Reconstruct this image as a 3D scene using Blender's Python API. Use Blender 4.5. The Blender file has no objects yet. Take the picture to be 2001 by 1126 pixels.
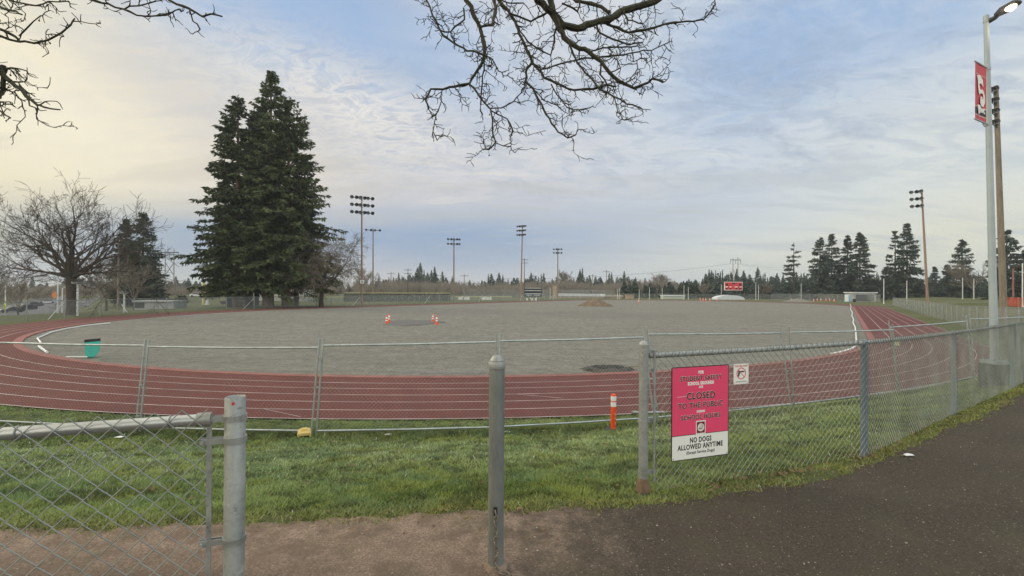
import bpy, math, random
import numpy as np
from mathutils import Vector, Matrix
random.seed(7); rng = np.random.default_rng(7)
scene = bpy.context.scene
COL = scene.collection
R = math.radians

# ------------------------------------------------------------------ camera
F, EYE, Y0, ROLL = 902.0, 1.65, 566.3, .006
pitch = math.atan((Y0-563)/F)
fwd = Vector((0, math.cos(pitch), math.sin(pitch)))
rt = Vector((1, 0, 0)); up = rt.cross(fwd)
r2 = rt*math.cos(ROLL)+up*math.sin(ROLL); u2 = up*math.cos(ROLL)-rt*math.sin(ROLL)
cam_d = bpy.data.cameras.new('camera'); cam = bpy.data.objects.new('camera', cam_d); COL.objects.link(cam)
m = Matrix((r2, u2, -fwd)).transposed().to_4x4(); m.translation = (0, 0, EYE)
cam.matrix_world = m
cam_d.sensor_width = 36; cam_d.lens = F/2001*36; cam_d.clip_end = 8000; cam_d.clip_start = .05
scene.camera = cam

def P(px, py, depth):
    """survey helper: the point seen at a photo pixel at that depth"""
    d = r2*((px-1000.5)/F) + u2*(-(py-563)/F) + fwd
    d = d/d.y
    return Vector((0, 0, EYE)) + d*depth
def YH(px): return Y0+ROLL*(px-1000.5)

# ------------------------------------------------------------------ terrain
YAW, CX, CY, RT, LT, WT = .624, -4.236, 54.115, 36.5, 84.4, 5.8
cy_, sy_ = math.cos(YAW), math.sin(YAW)
ZT = EYE-3.341                                   # level of the running track
def uv(x, y):
    qx, qy = np.asarray(x, float)-CX, np.asarray(y, float)-CY
    return cy_*qx-sy_*qy, sy_*qx+cy_*qy
def xy(u, v):
    return CX+cy_*u+sy_*v, CY-sy_*u+cy_*v
def dtrack(x, y):
    u, v = uv(x, y)
    return np.hypot(u, v-np.clip(v, 0, LT))-(RT+WT)
PATH = np.array([(-60, -3), (-20, 1.2), (-8, 2.8), (-3.48, 3.14), (-1.87, 3.24), (-.93, 3.35), (-.38, 3.43), (.19, 3.51), (.98, 3.55), (1.41, 3.64),
                 (2.15, 3.88), (3.07, 4.26), (3.94, 4.74), (5.21, 5.53), (7.0, 6.64), (8.3, 7.5), (12, 10.2), (20, 15.5), (60, 36)], float)
def epath(x, y):
    """distance to the asphalt's edge, negative on the asphalt"""
    x = np.asarray(x, float); y = np.asarray(y, float)
    best = np.full(x.shape, 1e9)
    for a, b in zip(PATH[:-1], PATH[1:]):
        ab = b-a; t = np.clip(((x-a[0])*ab[0]+(y-a[1])*ab[1])/(ab@ab), 0, 1)
        best = np.minimum(best, np.hypot(x-a[0]-t*ab[0], y-a[1]-t*ab[1]))
    yl = np.interp(x, PATH[:, 0], PATH[:, 1])
    return np.where(y > yl, best, -best)
def sst(x, a, b):
    t = np.clip((x-a)/(b-a), 0, 1); return t*t*(3-2*t)
def H(x, y):
    x = np.asarray(x, float); y = np.asarray(y, float)
    u, v = uv(x, y)
    d = np.maximum(dtrack(x, y)-.15, 0); e = np.maximum(epath(x, y), 0)
    k1 = (d/(d+e+1e-6))**1.12 * np.clip((16-e)/5, 0, 1)
    k1 = np.where(e <= 0, 1, k1)
    bank = sst(u, 44.8, 53)*.86*sst(u+v*.0, 44, 45)
    k = np.maximum(k1, np.where(d > 0, bank, 0))
    z = ZT*(1-k)
    drop = 3.3*sst(dtrack(x, y), 7, 65)*(1-sst(v, -20, 10))*(1-sst(u, -10, 5))
    return z-drop
def h1(x, y): return float(H(np.array([x]), np.array([y]))[0])
def base(px, depth):
    p = P(px, YH(px), depth); return Vector((p.x, p.y, h1(p.x, p.y)))
def on_field(px, py):
    d = F*3.341/(py-YH(px)); p = P(px, py, d); return Vector((p.x, p.y, ZT))

# ------------------------------------------------------------------ mesh helpers
class MB:
    def __init__(s): s.V = []; s.T = []; s.Q = []; s.n = 0
    def add(s, V, Q=None, T=None):
        V = np.asarray(V, float).reshape(-1, 3)
        if Q is not None and len(Q): s.Q.append(np.asarray(Q, int)+s.n)
        if T is not None and len(T): s.T.append(np.asarray(T, int)+s.n)
        s.V.append(V); s.n += len(V); return s
    def box(s, c, size, rz=0, taper=1, rx=0, ry=0):
        hx, hy, hz = (q/2 for q in size)
        v = np.array([(-hx, -hy, -hz), (hx, -hy, -hz), (hx, hy, -hz), (-hx, hy, -hz),
                      (-hx*taper, -hy*taper, hz), (hx*taper, -hy*taper, hz), (hx*taper, hy*taper, hz), (-hx*taper, hy*taper, hz)])
        if rx or ry or rz:
            M = np.array(Matrix.Rotation(rz, 3, 'Z') @ Matrix.Rotation(ry, 3, 'Y') @ Matrix.Rotation(rx, 3, 'X'))
            v = v@M.T
        return s.add(v+np.array(c, float), [(0, 3, 2, 1), (4, 5, 6, 7), (0, 1, 5, 4), (1, 2, 6, 5), (2, 3, 7, 6), (3, 0, 4, 7)])
    def segs(s, A, B, ra, rb=None, n=4, caps=False):
        A = np.asarray(A, float).reshape(-1, 3); B = np.asarray(B, float).reshape(-1, 3)
        N = len(A)
        if N == 0: return s
        ra = np.broadcast_to(np.asarray(ra, float), (N,)); rb = ra if rb is None else np.broadcast_to(np.asarray(rb, float), (N,))
        d = B-A; d = d/np.maximum(np.linalg.norm(d, axis=1, keepdims=True), 1e-9)
        ref = np.where(np.abs(d[:, 2:3]) > .9, np.array([[1., 0, 0]]), np.array([[0, 0, 1.]]))
        p = np.cross(d, ref); p /= np.linalg.norm(p, axis=1, keepdims=True); q = np.cross(d, p)
        a = np.arange(n)*2*math.pi/n
        off = p[:, None, :]*np.cos(a)[None, :, None]+q[:, None, :]*np.sin(a)[None, :, None]
        V = np.concatenate([A[:, None]+off*ra[:, None, None], B[:, None]+off*rb[:, None, None]], 1).reshape(-1, 3)
        i = np.arange(n); j = (i+1) % n
        f = np.stack([i, j, j+n, i+n], 1)
        Q = (f[None]+(np.arange(N)*2*n)[:, None, None]).reshape(-1, 4)
        T = None
        if caps:
            t0 = np.array([(0, k, k+1) for k in range(1, n-1)]+[(n, n+k+1, n+k) for k in range(1, n-1)])
            T = (t0[None]+(np.arange(N)*2*n)[:, None, None]).reshape(-1, 3)
        return s.add(V, Q, T)
    def tube(s, pts, rad, n=8, cap=True, closed=False):
        pts = np.asarray(pts, float); N = len(pts)
        rad = np.broadcast_to(np.asarray(rad, float), (N,))
        if closed: t = np.roll(pts, -1, 0)-np.roll(pts, 1, 0)
        else: t = np.gradient(pts, axis=0)
        t /= np.maximum(np.linalg.norm(t, axis=1, keepdims=True), 1e-9)
        p = np.cross(t[0], (0, 0, 1.) if abs(t[0][2]) < .9 else (1., 0, 0)); p /= np.linalg.norm(p)
        a = np.arange(n)*2*math.pi/n; V = []
        for k in range(N):
            p = p-t[k]*(p@t[k]); p /= max(np.linalg.norm(p), 1e-9); q = np.cross(t[k], p)
            V.append(pts[k]+rad[k]*(np.cos(a)[:, None]*p+np.sin(a)[:, None]*q))
        Q = []
        M = N if closed else N-1
        for k in range(M):
            k2 = (k+1) % N
            for i in range(n):
                j = (i+1) % n; Q.append((k*n+i, k*n+j, k2*n+j, k2*n+i))
        T = []
        if cap and not closed:
            for i in range(1, n-1):
                T.append((0, i+1, i)); T.append(((N-1)*n, (N-1)*n+i, (N-1)*n+i+1))
        return s.add(np.concatenate(V), Q, T)
    def lathe(s, prof, c=(0, 0, 0), n=24):
        a = np.arange(n)*2*math.pi/n; V = []; Q = []
        for r_, z in prof: V.append(np.stack([r_*np.cos(a), r_*np.sin(a), np.full(n, z)], 1))
        for k in range(len(prof)-1):
            for i in range(n):
                j = (i+1) % n; Q.append((k*n+i, k*n+j, (k+1)*n+j, (k+1)*n+i))
        T = []
        for i in range(1, n-1):
            T.append((0, i+1, i)); q = (len(prof)-1)*n; T.append((q, q+i, q+i+1))
        return s.add(np.concatenate(V)+np.array(c, float), Q, T)
    def prism(s, poly, y0, y1, org=(0, 0, 0), ax=(1, 0, 0), az=(0, 0, 1)):
        """polygon in the (ax, az) plane, thick from y0 to y1 along the normal (ear clipping by bmesh-free fan for convex, tess otherwise)"""
        from mathutils.geometry import tessellate_polygon
        ax = np.array(ax, float); az = np.array(az, float); nn = np.cross(az, ax)
        poly = np.asarray(poly, float); N = len(poly)
        f = np.array(org)+poly[:, :1]*ax+poly[:, 1:]*az
        V = np.concatenate([f+nn*y0, f+nn*y1])
        tt = tessellate_polygon([[Vector((p[0], p[1], 0)) for p in poly]])
        T = [tuple(t) for t in tt]+[(t[2]+N, t[1]+N, t[0]+N) for t in tt]
        Q = [(i, (i+1) % N, (i+1) % N+N, i+N) for i in range(N)]
        return s.add(V, Q, T)
    def build(s, name, mat, parent=None, smooth=False, loc=None):
        me = bpy.data.meshes.new(name)
        V = np.concatenate(s.V) if s.V else np.zeros((0, 3))
        Q = np.concatenate(s.Q) if s.Q else np.zeros((0, 4), int); T = np.concatenate(s.T) if s.T else np.zeros((0, 3), int)
        me.vertices.add(len(V)); me.vertices.foreach_set('co', V.ravel())
        nl = Q.size+T.size; npoly = len(Q)+len(T)
        me.loops.add(nl); me.loops.foreach_set('vertex_index', np.concatenate([Q.ravel(), T.ravel()]).astype(np.int32))
        me.polygons.add(npoly)
        st = np.concatenate([np.arange(len(Q))*4, Q.size+np.arange(len(T))*3])
        me.polygons.foreach_set('loop_start', st.astype(np.int32))
        me.update(calc_edges=True); me.validate()
        if not smooth: me.polygons.foreach_set('use_smooth', np.zeros(len(me.polygons), bool))
        if smooth:
            me.polygons.foreach_set('use_smooth', np.ones(len(me.polygons), bool)); me.set_sharp_from_angle(angle=R(42))
        if mat: me.materials.append(mat)
        o = bpy.data.objects.new(name, me); COL.objects.link(o)
        if parent: o.parent = parent
        if loc is not None: o.location = loc
        if smooth and not isinstance(smooth, bool):
            pass
        return o
def tag(o, label=None, cat=None, group=None, kind=None):
    if label: o['label'] = label
    if cat: o['category'] = cat
    if group: o['group'] = group
    if kind: o['kind'] = kind
    return o
def thing(name, label, cat, loc=(0, 0, 0), rz=0, group=None):
    o = bpy.data.objects.new(name, None); COL.objects.link(o); o.empty_display_size = .2
    o.location = loc; o.rotation_euler = (0, 0, rz)
    return tag(o, label, cat, group)
def dup(root, loc, rz=None, label=None, scale=None):
    def cp(o, par):
        c = o.copy(); COL.objects.link(c)
        if par: c.parent = par
        for ch in o.children: cp(ch, c)
        return c
    r = cp(root, None); r.location = loc
    if rz is not None: r.rotation_euler = (0, 0, rz)
    if scale: r.scale = (scale,)*3
    if label: r['label'] = label
    return r

# ------------------------------------------------------------------ materials
def nodes(name):
    m = bpy.data.materials.new(name); m.use_nodes = True
    nt = m.node_tree; b = nt.nodes['Principled BSDF']; return m, nt, b
def tex(nt, typ, scale, detail=4, rough=.6, coord='Object', dist=0, vscale=None):
    tc = nt.nodes.new('ShaderNodeTexCoord'); t = nt.nodes.new(typ)
    src = tc.outputs[coord]
    if vscale:
        mp = nt.nodes.new('ShaderNodeMapping'); mp.inputs['Scale'].default_value = vscale
        nt.links.new(src, mp.inputs['Vector']); src = mp.outputs['Vector']
    nt.links.new(src, t.inputs['Vector']); t.inputs['Scale'].default_value = scale
    if typ == 'ShaderNodeTexNoise':
        t.inputs['Detail'].default_value = detail; t.inputs['Roughness'].default_value = rough; t.inputs['Distortion'].default_value = dist
    return t
def ramp(nt, src, stops):
    r = nt.nodes.new('ShaderNodeValToRGB'); nt.links.new(src, r.inputs['Fac'])
    el = r.color_ramp.elements
    while len(el) < len(stops): el.new(.5)
    for e, (p, c) in zip(el, stops):
        e.position = p; e.color = (c, c, c, 1) if not hasattr(c, '__len__') else (*c[:3], 1)
    return r.outputs['Color']
def mix(nt, fac, a, b, mode='MIX'):
    n = nt.nodes.new('ShaderNodeMix'); n.data_type = 'RGBA'; n.blend_type = mode
    for i, v in ((0, fac), (6, a), (7, b)):
        sock = n.inputs[i]
        if isinstance(v, bpy.types.NodeSocket): nt.links.new(v, sock)
        elif hasattr(v, '__len__'): sock.default_value = (*v[:3], 1)
        else: sock.default_value = v if i == 0 else (v, v, v, 1)
    return n.outputs[2]
def math_n(nt, op, a, b=None, c=None, clamp=False):
    n = nt.nodes.new('ShaderNodeMath'); n.operation = op; n.use_clamp = clamp
    for i, v in enumerate((a, b, c)):
        if v is None: continue
        if isinstance(v, bpy.types.NodeSocket): nt.links.new(v, n.inputs[i])
        else: n.inputs[i].default_value = v
    return n.outputs[0]
def maprange(nt, v, a, b, c=0, d=1, smooth=True):
    n = nt.nodes.new('ShaderNodeMapRange'); n.interpolation_type = 'SMOOTHSTEP' if smooth else 'LINEAR'
    nt.links.new(v, n.inputs[0])
    for i, q in enumerate((a, b, c, d)): n.inputs[i+1].default_value = q
    return n.outputs[0]
def bump(nt, b, h, strength, dist):
    n = nt.nodes.new('ShaderNodeBump'); n.inputs['Strength'].default_value = strength; n.inputs['Distance'].default_value = dist
    nt.links.new(h, n.inputs['Height']); nt.links.new(n.outputs[0], b.inputs['Normal'])
MATS = {}
def simple(name, col, rough=.6, metal=0, var=.18, scale=6, bmp=0, vscale=None, col2=None, spec=None):
    if name in MATS: return MATS[name]
    m, nt, b = nodes(name)
    t = tex(nt, 'ShaderNodeTexNoise', scale, 5, .65, vscale=vscale)
    lo = tuple(c*(1-var) for c in col); hi = tuple(min(1, c*(1+var)) for c in col)
    if col2: hi = col2
    c = ramp(nt, t.outputs['Fac'], [(.3, lo), (.7, hi)])
    nt.links.new(c, b.inputs['Base Color'])
    b.inputs['Roughness'].default_value = rough; b.inputs['Metallic'].default_value = metal
    if spec is not None: b.inputs['Specular IOR Level'].default_value = spec
    if bmp: bump(nt, b, t.outputs['Fac'], bmp, .01)
    MATS[name] = m; return m

def galv():
    m, nt, b = nodes('galvanised_steel')
    t1 = tex(nt, 'ShaderNodeTexNoise', 9, 6, .7); t2 = tex(nt, 'ShaderNodeTexVoronoi', 55); t3 = tex(nt, 'ShaderNodeTexNoise', 3, 3, .6, vscale=(4, 4, .8))
    c = ramp(nt, t1.outputs['Fac'], [(.3, (.27, .285, .275)), (.7, (.43, .44, .42))])
    c = mix(nt, .25, c, ramp(nt, t2.outputs['Distance'], [(0, .35), (.6, .65)]), 'SOFT_LIGHT')
    st = ramp(nt, t3.outputs['Fac'], [(.58, 0), (.72, 1)])
    c = mix(nt, math_n(nt, 'MULTIPLY', st, .6), c, (.25, .215, .16))
    t4 = tex(nt, 'ShaderNodeTexNoise', 30, 4, .7); c = mix(nt, ramp(nt, t4.outputs['Fac'], [(.58, 0), (.68, .6)]), c, (.15, .15, .138))
    t5 = tex(nt, 'ShaderNodeTexNoise', 14, 3, .6); c = mix(nt, ramp(nt, t5.outputs['Fac'], [(.66, 0), (.72, .55)]), c, (.55, .56, .53))
    nt.links.new(c, b.inputs['Base Color'])
    nt.links.new(ramp(nt, t1.outputs['Fac'], [(.3, .42), (.7, .62)]), b.inputs['Roughness'])
    b.inputs['Metallic'].default_value = .55
    bump(nt, b, t1.outputs['Fac'], .12, .004)
    return m
GALV = galv()
WIRE = simple('fence_wire', (.27, .29, .27), .5, .5, .25, 3)
WIRE2 = simple('weathered_wire', (.29, .31, .27), .55, .4, .25, 3)
PIPE = simple('bright_pipe', (.52, .54, .54), .36, .75, .15, 8)
TPIPE = simple('panel_pipe', (.42, .46, .46), .45, .55, .25, 5)
WOODP = simple('pole_wood', (.30, .205, .15), .8, 0, .3, 1.2, .3, (5, 5, .6))
WOODG = simple('grey_pole_wood', (.22, .185, .145), .85, 0, .3, 1.2, .3, (5, 5, .6))
BARK = simple('bark', (.105, .085, .062), .9, 0, .4, 3, .5, (3, 3, .6))
OAKB = simple('oak_bark', (.068, .053, .042), .9, 0, .35, 2, .4)
REDBARK = simple('reddish_bark', (.15, .088, .06), .9, 0, .35, 2.5, .5, (4, 4, .5))
WHITEP = simple('white_paint', (.72, .73, .72), .5, 0, .08, 4)
GREYP = simple('pale_grey_paint', (.38, .44, .47), .5, .1, .1, 2)
BLACK = simple('black_plastic', (.022, .022, .024), .5, 0, .2, 8)
REDP = simple('red_paint', (.62, .03, .035), .5, 0, .1, 3)
ORANGE = simple('orange_plastic', (.80, .085, .02), .5, 0, .1, 5)
WREFL = simple('white_band', (.8, .8, .8), .45, 0, .05, 10)
YELLOW = simple('yellow_plastic', (.62, .47, .16), .5, 0, .12, 4)
YCAP = simple('yellow_cap', (.60, .55, .25), .6, 0, .1, 2)
TEAL = simple('teal_plastic', (.06, .52, .40), .5, 0, .12, 3)
DARKST = simple('dark_steel', (.05, .055, .06), .5, .3, .2, 4)
CONCR = simple('concrete', (.36, .35, .33), .85, 0, .15, 4, .2)
DCONC = simple('dark_footing', (.032, .032, .032), .9, 0, .3, 5, .3)
PYL = simple('weathered_timber', (.34, .31, .28), .85, 0, .2, 1)
TAN = simple('tan_boards', (.42, .33, .24), .8, 0, .15, 2)
GLASSD = simple('dark_glass', (.02, .025, .03), .12, 0, .1, 2)
ROOFW = simple('pale_roof', (.66, .68, .70), .5, 0, .08, 1)
GREYW = simple('grey_wall', (.36, .37, .38), .75, 0, .1, 1.5)
BRICK = simple('red_brick', (.25, .13, .11), .85, 0, .2, 2)
RUSTYCH = simple('rusty_chain', (.23, .19, .15), .6, .5, .3, 30)
TARP = simple('white_tarp', (.60, .63, .68), .6, 0, .1, 3, .5)
BLUEP = simple('blue_plastic', (.16, .42, .72), .5, 0, .1, 2)

def veil(name, col, cover):
    """far chain-link fabric: fine wire grid, mostly open"""
    m, nt, b = nodes(name)
    b.inputs['Base Color'].default_value = (*col, 1); b.inputs['Roughness'].default_value = .6; b.inputs['Metallic'].default_value = .3
    t = tex(nt, 'ShaderNodeTexNoise', 1.5, 3)
    nt.links.new(ramp(nt, t.outputs['Fac'], [(.3, cover*.75), (.7, cover*1.25)]), b.inputs['Alpha'])
    return m
VEIL = veil('far_chain_link', (.36, .39, .38), .24)
SCREEN = veil('windscreen_mesh', (.06, .065, .07), .72)
VEILG = veil('dense_chain_link', (.40, .43, .42), .34)

def foliage(name, a, b_, c):
    m, nt, b = nodes(name)
    t = tex(nt, 'ShaderNodeTexNoise', .55, 5, .7); oi = nt.nodes.new('ShaderNodeObjectInfo')
    t2 = tex(nt, 'ShaderNodeTexNoise', 3.2, 4, .75); col = ramp(nt, math_n(nt, 'MULTIPLY_ADD', t2.outputs['Fac'], .6, math_n(nt, 'MULTIPLY_ADD', t.outputs['Fac'], .6, -.1)), [(.30, a), (.5, b_), (.70, c)])
    hs = nt.nodes.new('ShaderNodeHueSaturation'); nt.links.new(col, hs.inputs['Color'])
    nt.links.new(maprange(nt, oi.outputs['Random'], 0, 1, .8, 1.2, False), hs.inputs['Value'])
    nt.links.new(hs.outputs[0], b.inputs['Base Color'])
    b.inputs['Roughness'].default_value = .75; b.inputs['Specular IOR Level'].default_value = .25
    return m
FIR = foliage('fir_needles', (.030, .044, .018), (.085, .108, .044), (.18, .205, .09))
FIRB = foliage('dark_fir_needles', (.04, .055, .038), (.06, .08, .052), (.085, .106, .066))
FARFIR = foliage('far_fir_needles', (.05, .068, .052), (.07, .092, .068), (.09, .11, .08))
TWIGB = foliage('far_bare_twigs', (.15, .13, .11), (.21, .18, .15), (.27, .235, .195))
TWIGG = foliage('lichen_twigs', (.13, .11, .08), (.17, .145, .105), (.22, .19, .14))

# ------------------------------------------------------------------ ground sheets
def ground_mat():
    m, nt, b = nodes('turf')
    t1 = tex(nt, 'ShaderNodeTexNoise', 1.3, 6, .7); t2 = tex(nt, 'ShaderNodeTexNoise', 22, 5, .75); t3 = tex(nt, 'ShaderNodeTexNoise', .06, 4, .6)
    c = ramp(nt, t1.outputs['Fac'], [(.3, (.06, .075, .024)), (.5, (.09, .108, .036)), (.72, (.15, .16, .07))])
    c = mix(nt, .55, c, ramp(nt, t2.outputs['Fac'], [(.3, (.045, .055, .02)), (.7, (.15, .16, .07))]))
    c = mix(nt, ramp(nt, t3.outputs['Fac'], [(.42, 0), (.62, .7)]), c, (.15, .145, .085))
    nt.links.new(c, b.inputs['Base Color']); b.inputs['Roughness'].default_value = .95; b.inputs['Specular IOR Level'].default_value = .15
    bump(nt, b, t2.outputs['Fac'], .7, .04)
    return m
def polar_ground():
    rr = [.15]
    while rr[-1] < 1500: rr.append(rr[-1]*1.032+.004)
    rr = np.array(rr)
    a = np.concatenate([np.linspace(-60, 60, 420, endpoint=False), np.linspace(60, 300, 120, endpoint=False)])*math.pi/180
    n = len(a); X = rr[:, None]*np.sin(a)[None]; Y = rr[:, None]*np.cos(a)[None]
    Z = H(X, Y); d = dtrack(X, Y); e = epath(X, Y)
    Z = Z-.07*(1-sst(d, -.05, .25))-.5*(1-sst(d, -9, -6.4))-.06*(1-sst(e, -.30, -.0))
    bumpy = (np.sin(X*1.7+Y*.6)*np.sin(Y*1.3-X*.4))*.018*sst(d, .5, 2)*sst(e, .1, .8)
    Z = Z+bumpy
    mb = MB(); V = np.stack([X, Y, Z], -1).reshape(-1, 3)
    i = np.arange(len(rr)-1)[:, None]*n; j = np.arange(n)[None]; j2 = (j+1) % n
    Q = np.stack([i+j, i+n+j, i+n+j2, i+j2], -1).reshape(-1, 4)
    mb.add(V, Q, [(0, k, k+1) for k in range(1, n-1)])
    return tag(mb.build('ground', ground_mat(), smooth=True), kind='structure')
polar_ground()

def path_mat():
    m, nt, b = nodes('worn_asphalt')
    tc = nt.nodes.new('ShaderNodeTexCoord'); sp = nt.nodes.new('ShaderNodeSeparateXYZ'); nt.links.new(tc.outputs['Object'], sp.inputs[0])
    t1 = tex(nt, 'ShaderNodeTexNoise', 1.1, 6, .65); t2 = tex(nt, 'ShaderNodeTexNoise', 70, 4, .8); t3 = tex(nt, 'ShaderNodeTexVoronoi', 46); t4 = tex(nt, 'ShaderNodeTexNoise', 5, 5, .7)
    t5 = tex(nt, 'ShaderNodeTexVoronoi', 17)
    c = ramp(nt, t1.outputs['Fac'], [(.3, (.054, .043, .032)), (.52, (.074, .059, .044)), (.75, (.108, .087, .065))])
    c = mix(nt, .65, c, ramp(nt, t2.outputs['Fac'], [(.32, (.026, .021, .016)), (.52, (.068, .055, .042)), (.72, (.155, .13, .10))]), 'MIX')
    sp1 = math_n(nt, 'LESS_THAN', t3.outputs['Distance'], .17); rnd = ramp(nt, t3.outputs['Color'], [(.62, 0), (.66, 1)])
    c = mix(nt, math_n(nt, 'MULTIPLY', sp1, rnd), c, (.30, .27, .22))
    sp2 = math_n(nt, 'LESS_THAN', t5.outputs['Distance'], .12); rnd2 = ramp(nt, t5.outputs['Color'], [(.74, 0), (.77, 1)])
    c = mix(nt, math_n(nt, 'MULTIPLY', sp2, rnd2), c, (.27, .235, .185))
    # sandy dirt washed over the asphalt on the left, round the posts and along the lawn edge
    jx = math_n(nt, 'MULTIPLY_ADD', t4.outputs['Fac'], 1.3, math_n(nt, 'ADD', sp.outputs['X'], -.65))
    jx = math_n(nt, 'MULTIPLY_ADD', t1.outputs['Fac'], 1.0, math_n(nt, 'ADD', jx, -.5))
    jy = math_n(nt, 'MULTIPLY_ADD', t4.outputs['Fac'], .7, math_n(nt, 'ADD', sp.outputs['Y'], -.35))
    jy = math_n(nt, 'MULTIPLY_ADD', t1.outputs['Fac'], .9, math_n(nt, 'ADD', jy, -.45))
    t8 = tex(nt, 'ShaderNodeTexNoise', 11, 6, .8); jx = math_n(nt, 'MULTIPLY_ADD', t8.outputs['Fac'], 1.1, math_n(nt, 'ADD', jx, -.55))
    dirt = math_n(nt, 'MULTIPLY', maprange(nt, jx, .95, -.45), maprange(nt, jy, 2.2, 3.0))
    low = math_n(nt, 'MULTIPLY', maprange(nt, jx, .3, -.15), maprange(nt, jx, -1.5, -.9))
    dirt = math_n(nt, 'MAXIMUM', dirt, math_n(nt, 'MULTIPLY', low, .85))
    dc = ramp(nt, t2.outputs['Fac'], [(.3, (.13, .088, .062)), (.5, (.31, .222, .165)), (.7, (.50, .395, .31))])
    dc = mix(nt, ramp(nt, t4.outputs['Fac'], [(.42, 0), (.60, .75)]), dc, (.165, .115, .085))
    c = mix(nt, math_n(nt, 'MULTIPLY', dirt, .88), c, dc)
    # mossy green film
    moss = ramp(nt, tex(nt, 'ShaderNodeTexNoise', 2.1, 5, .7).outputs['Fac'], [(.5, 0), (.72, .5)])
    c = mix(nt, moss, c, (.085, .078, .042))
    nt.links.new(c, b.inputs['Base Color']); b.inputs['Roughness'].default_value = .9; b.inputs['Specular IOR Level'].default_value = .25
    hsum = math_n(nt, 'ADD', t2.outputs['Fac'], math_n(nt, 'MULTIPLY', t4.outputs['Fac'], .6))
    bump(nt, b, hsum, .8, .012)
    return m
def vnoise(x, y, s, seed):
    r = np.random.default_rng(seed); g = r.random((256, 256))
    fx, fy = x*s+100, y*s+100; ix, iy = np.floor(fx).astype(int), np.floor(fy).astype(int); tx, ty = fx-ix, fy-iy
    tx = tx*tx*(3-2*tx); ty = ty*ty*(3-2*ty); A = lambda i, j: g[i % 256, j % 256]
    return (A(ix, iy)*(1-tx)+A(ix+1, iy)*tx)*(1-ty)+(A(ix, iy+1)*(1-tx)+A(ix+1, iy+1)*tx)*ty
def path_sheet():
    xs = np.concatenate([np.linspace(-60, -6, 28, endpoint=False), np.linspace(-6, 12, 260, endpoint=False), np.linspace(12, 60, 30)])
    edge = np.interp(xs, PATH[:, 0], PATH[:, 1])
    ts = np.concatenate([np.linspace(-.42, 1.2, 40, endpoint=False), np.linspace(1.2, 4, 20, endpoint=False), np.linspace(4, 60, 14)])
    X = np.repeat(xs[None], len(ts), 0); Y = edge[None]-ts[:, None]
    Z = H(X, Y)+.006+.006*np.sin(X*2.3+Y)*np.sin(Y*1.9)
    tt = ts[:, None]; Z = Z-.075*sst(-tt, -.10, .42)+.022*(vnoise(X, Y, 9, 21)-.5)*sst(tt, -.45, -.05)*(1-sst(tt, .05, .3))+.016*(vnoise(X, Y, 24, 22)-.5)*(1-sst(tt, .1, .3))
    n = len(xs); mb = MB(); i = np.arange(len(ts)-1)[:, None]*n; j = np.arange(n-1)[None]
    mb.add(np.stack([X, Y, Z], -1).reshape(-1, 3), np.stack([i+j, i+n+j, i+n+j+1, i+j+1], -1).reshape(-1, 4))
    return tag(mb.build('path', path_mat(), smooth=True), kind='structure')
path_sheet()

def loop(r, n=160, m=60):
    a = np.linspace(math.pi, 2*math.pi, n); b = np.linspace(0, math.pi, n)
    v1 = np.linspace(0, LT, m+2)[1:-1]
    u = np.concatenate([r*np.cos(a), np.full(m, r), r*np.cos(b), np.full(m, -r)])
    v = np.concatenate([r*np.sin(a), v1, LT+r*np.sin(b), v1[::-1]])
    x, y = xy(u, v); return np.stack([x, y], 1)
def strip(mb, ra, rb, z, zb=None):
    A, B = loop(ra), loop(rb); n = len(A); zb = z if zb is None else zb
    V = np.concatenate([np.c_[A, np.full(n, z)], np.c_[B, np.full(n, zb)]]); i = np.arange(n); j = (i+1) % n
    mb.add(V, np.stack([i, i+n, j+n, j], 1)); return mb
def track_mat():
    m, nt, b = nodes('red_track_rubber')
    t1 = tex(nt, 'ShaderNodeTexNoise', .35, 5, .65); t2 = tex(nt, 'ShaderNodeTexNoise', 30, 4, .8); t3 = tex(nt, 'ShaderNodeTexNoise', 2.2, 6, .7)
    c = ramp(nt, t1.outputs['Fac'], [(.3, (.098, .0245, .0215)), (.7, (.148, .037, .032))])
    c = mix(nt, .35, c, ramp(nt, t2.outputs['Fac'], [(.3, (.070, .02, .018)), (.7, (.19, .054, .046))]))
    c = mix(nt, ramp(nt, t3.outputs['Fac'], [(.5, 0), (.72, .6)]), c, (.085, .036, .034))
    t4 = tex(nt, 'ShaderNodeTexNoise', .8, 6, .75, dist=1.5); c = mix(nt, ramp(nt, t4.outputs['Fac'], [(.58, 0), (.68, .45)]), c, (.17, .066, .058))
    nt.links.new(c, b.inputs['Base Color']); b.inputs['Roughness'].default_value = .85; b.inputs['Specular IOR Level'].default_value = .3
    bump(nt, b, t2.outputs['Fac'], .3, .01); return m
tag(strip(MB(), RT, RT+WT, ZT).build('running_track', track_mat()), kind='structure')
SALMON = simple('salmon_kerb', (.25, .098, .085), .85, 0, .25, 1.5, .1)
mb = MB(); strip(mb, RT-.06, RT+.34, ZT+.035); strip(mb, RT+.34, RT+.345, ZT+.035, ZT-.01); strip(mb, RT-.065, RT-.06, ZT-.02, ZT+.035)
tag(mb.build('track_kerb', SALMON), kind='structure')
LINEW = simple('lane_paint', (.44, .36, .34), .8, 0, .4, 1.2)
mb = MB(); LW = (WT-.34)/6
for k in range(1, 6): strip(mb, RT+.34+LW*k-.025, RT+.34+LW*k+.025, ZT+.004)
strip(mb, RT+WT-.06, RT+WT-.01, ZT+.004)
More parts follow.
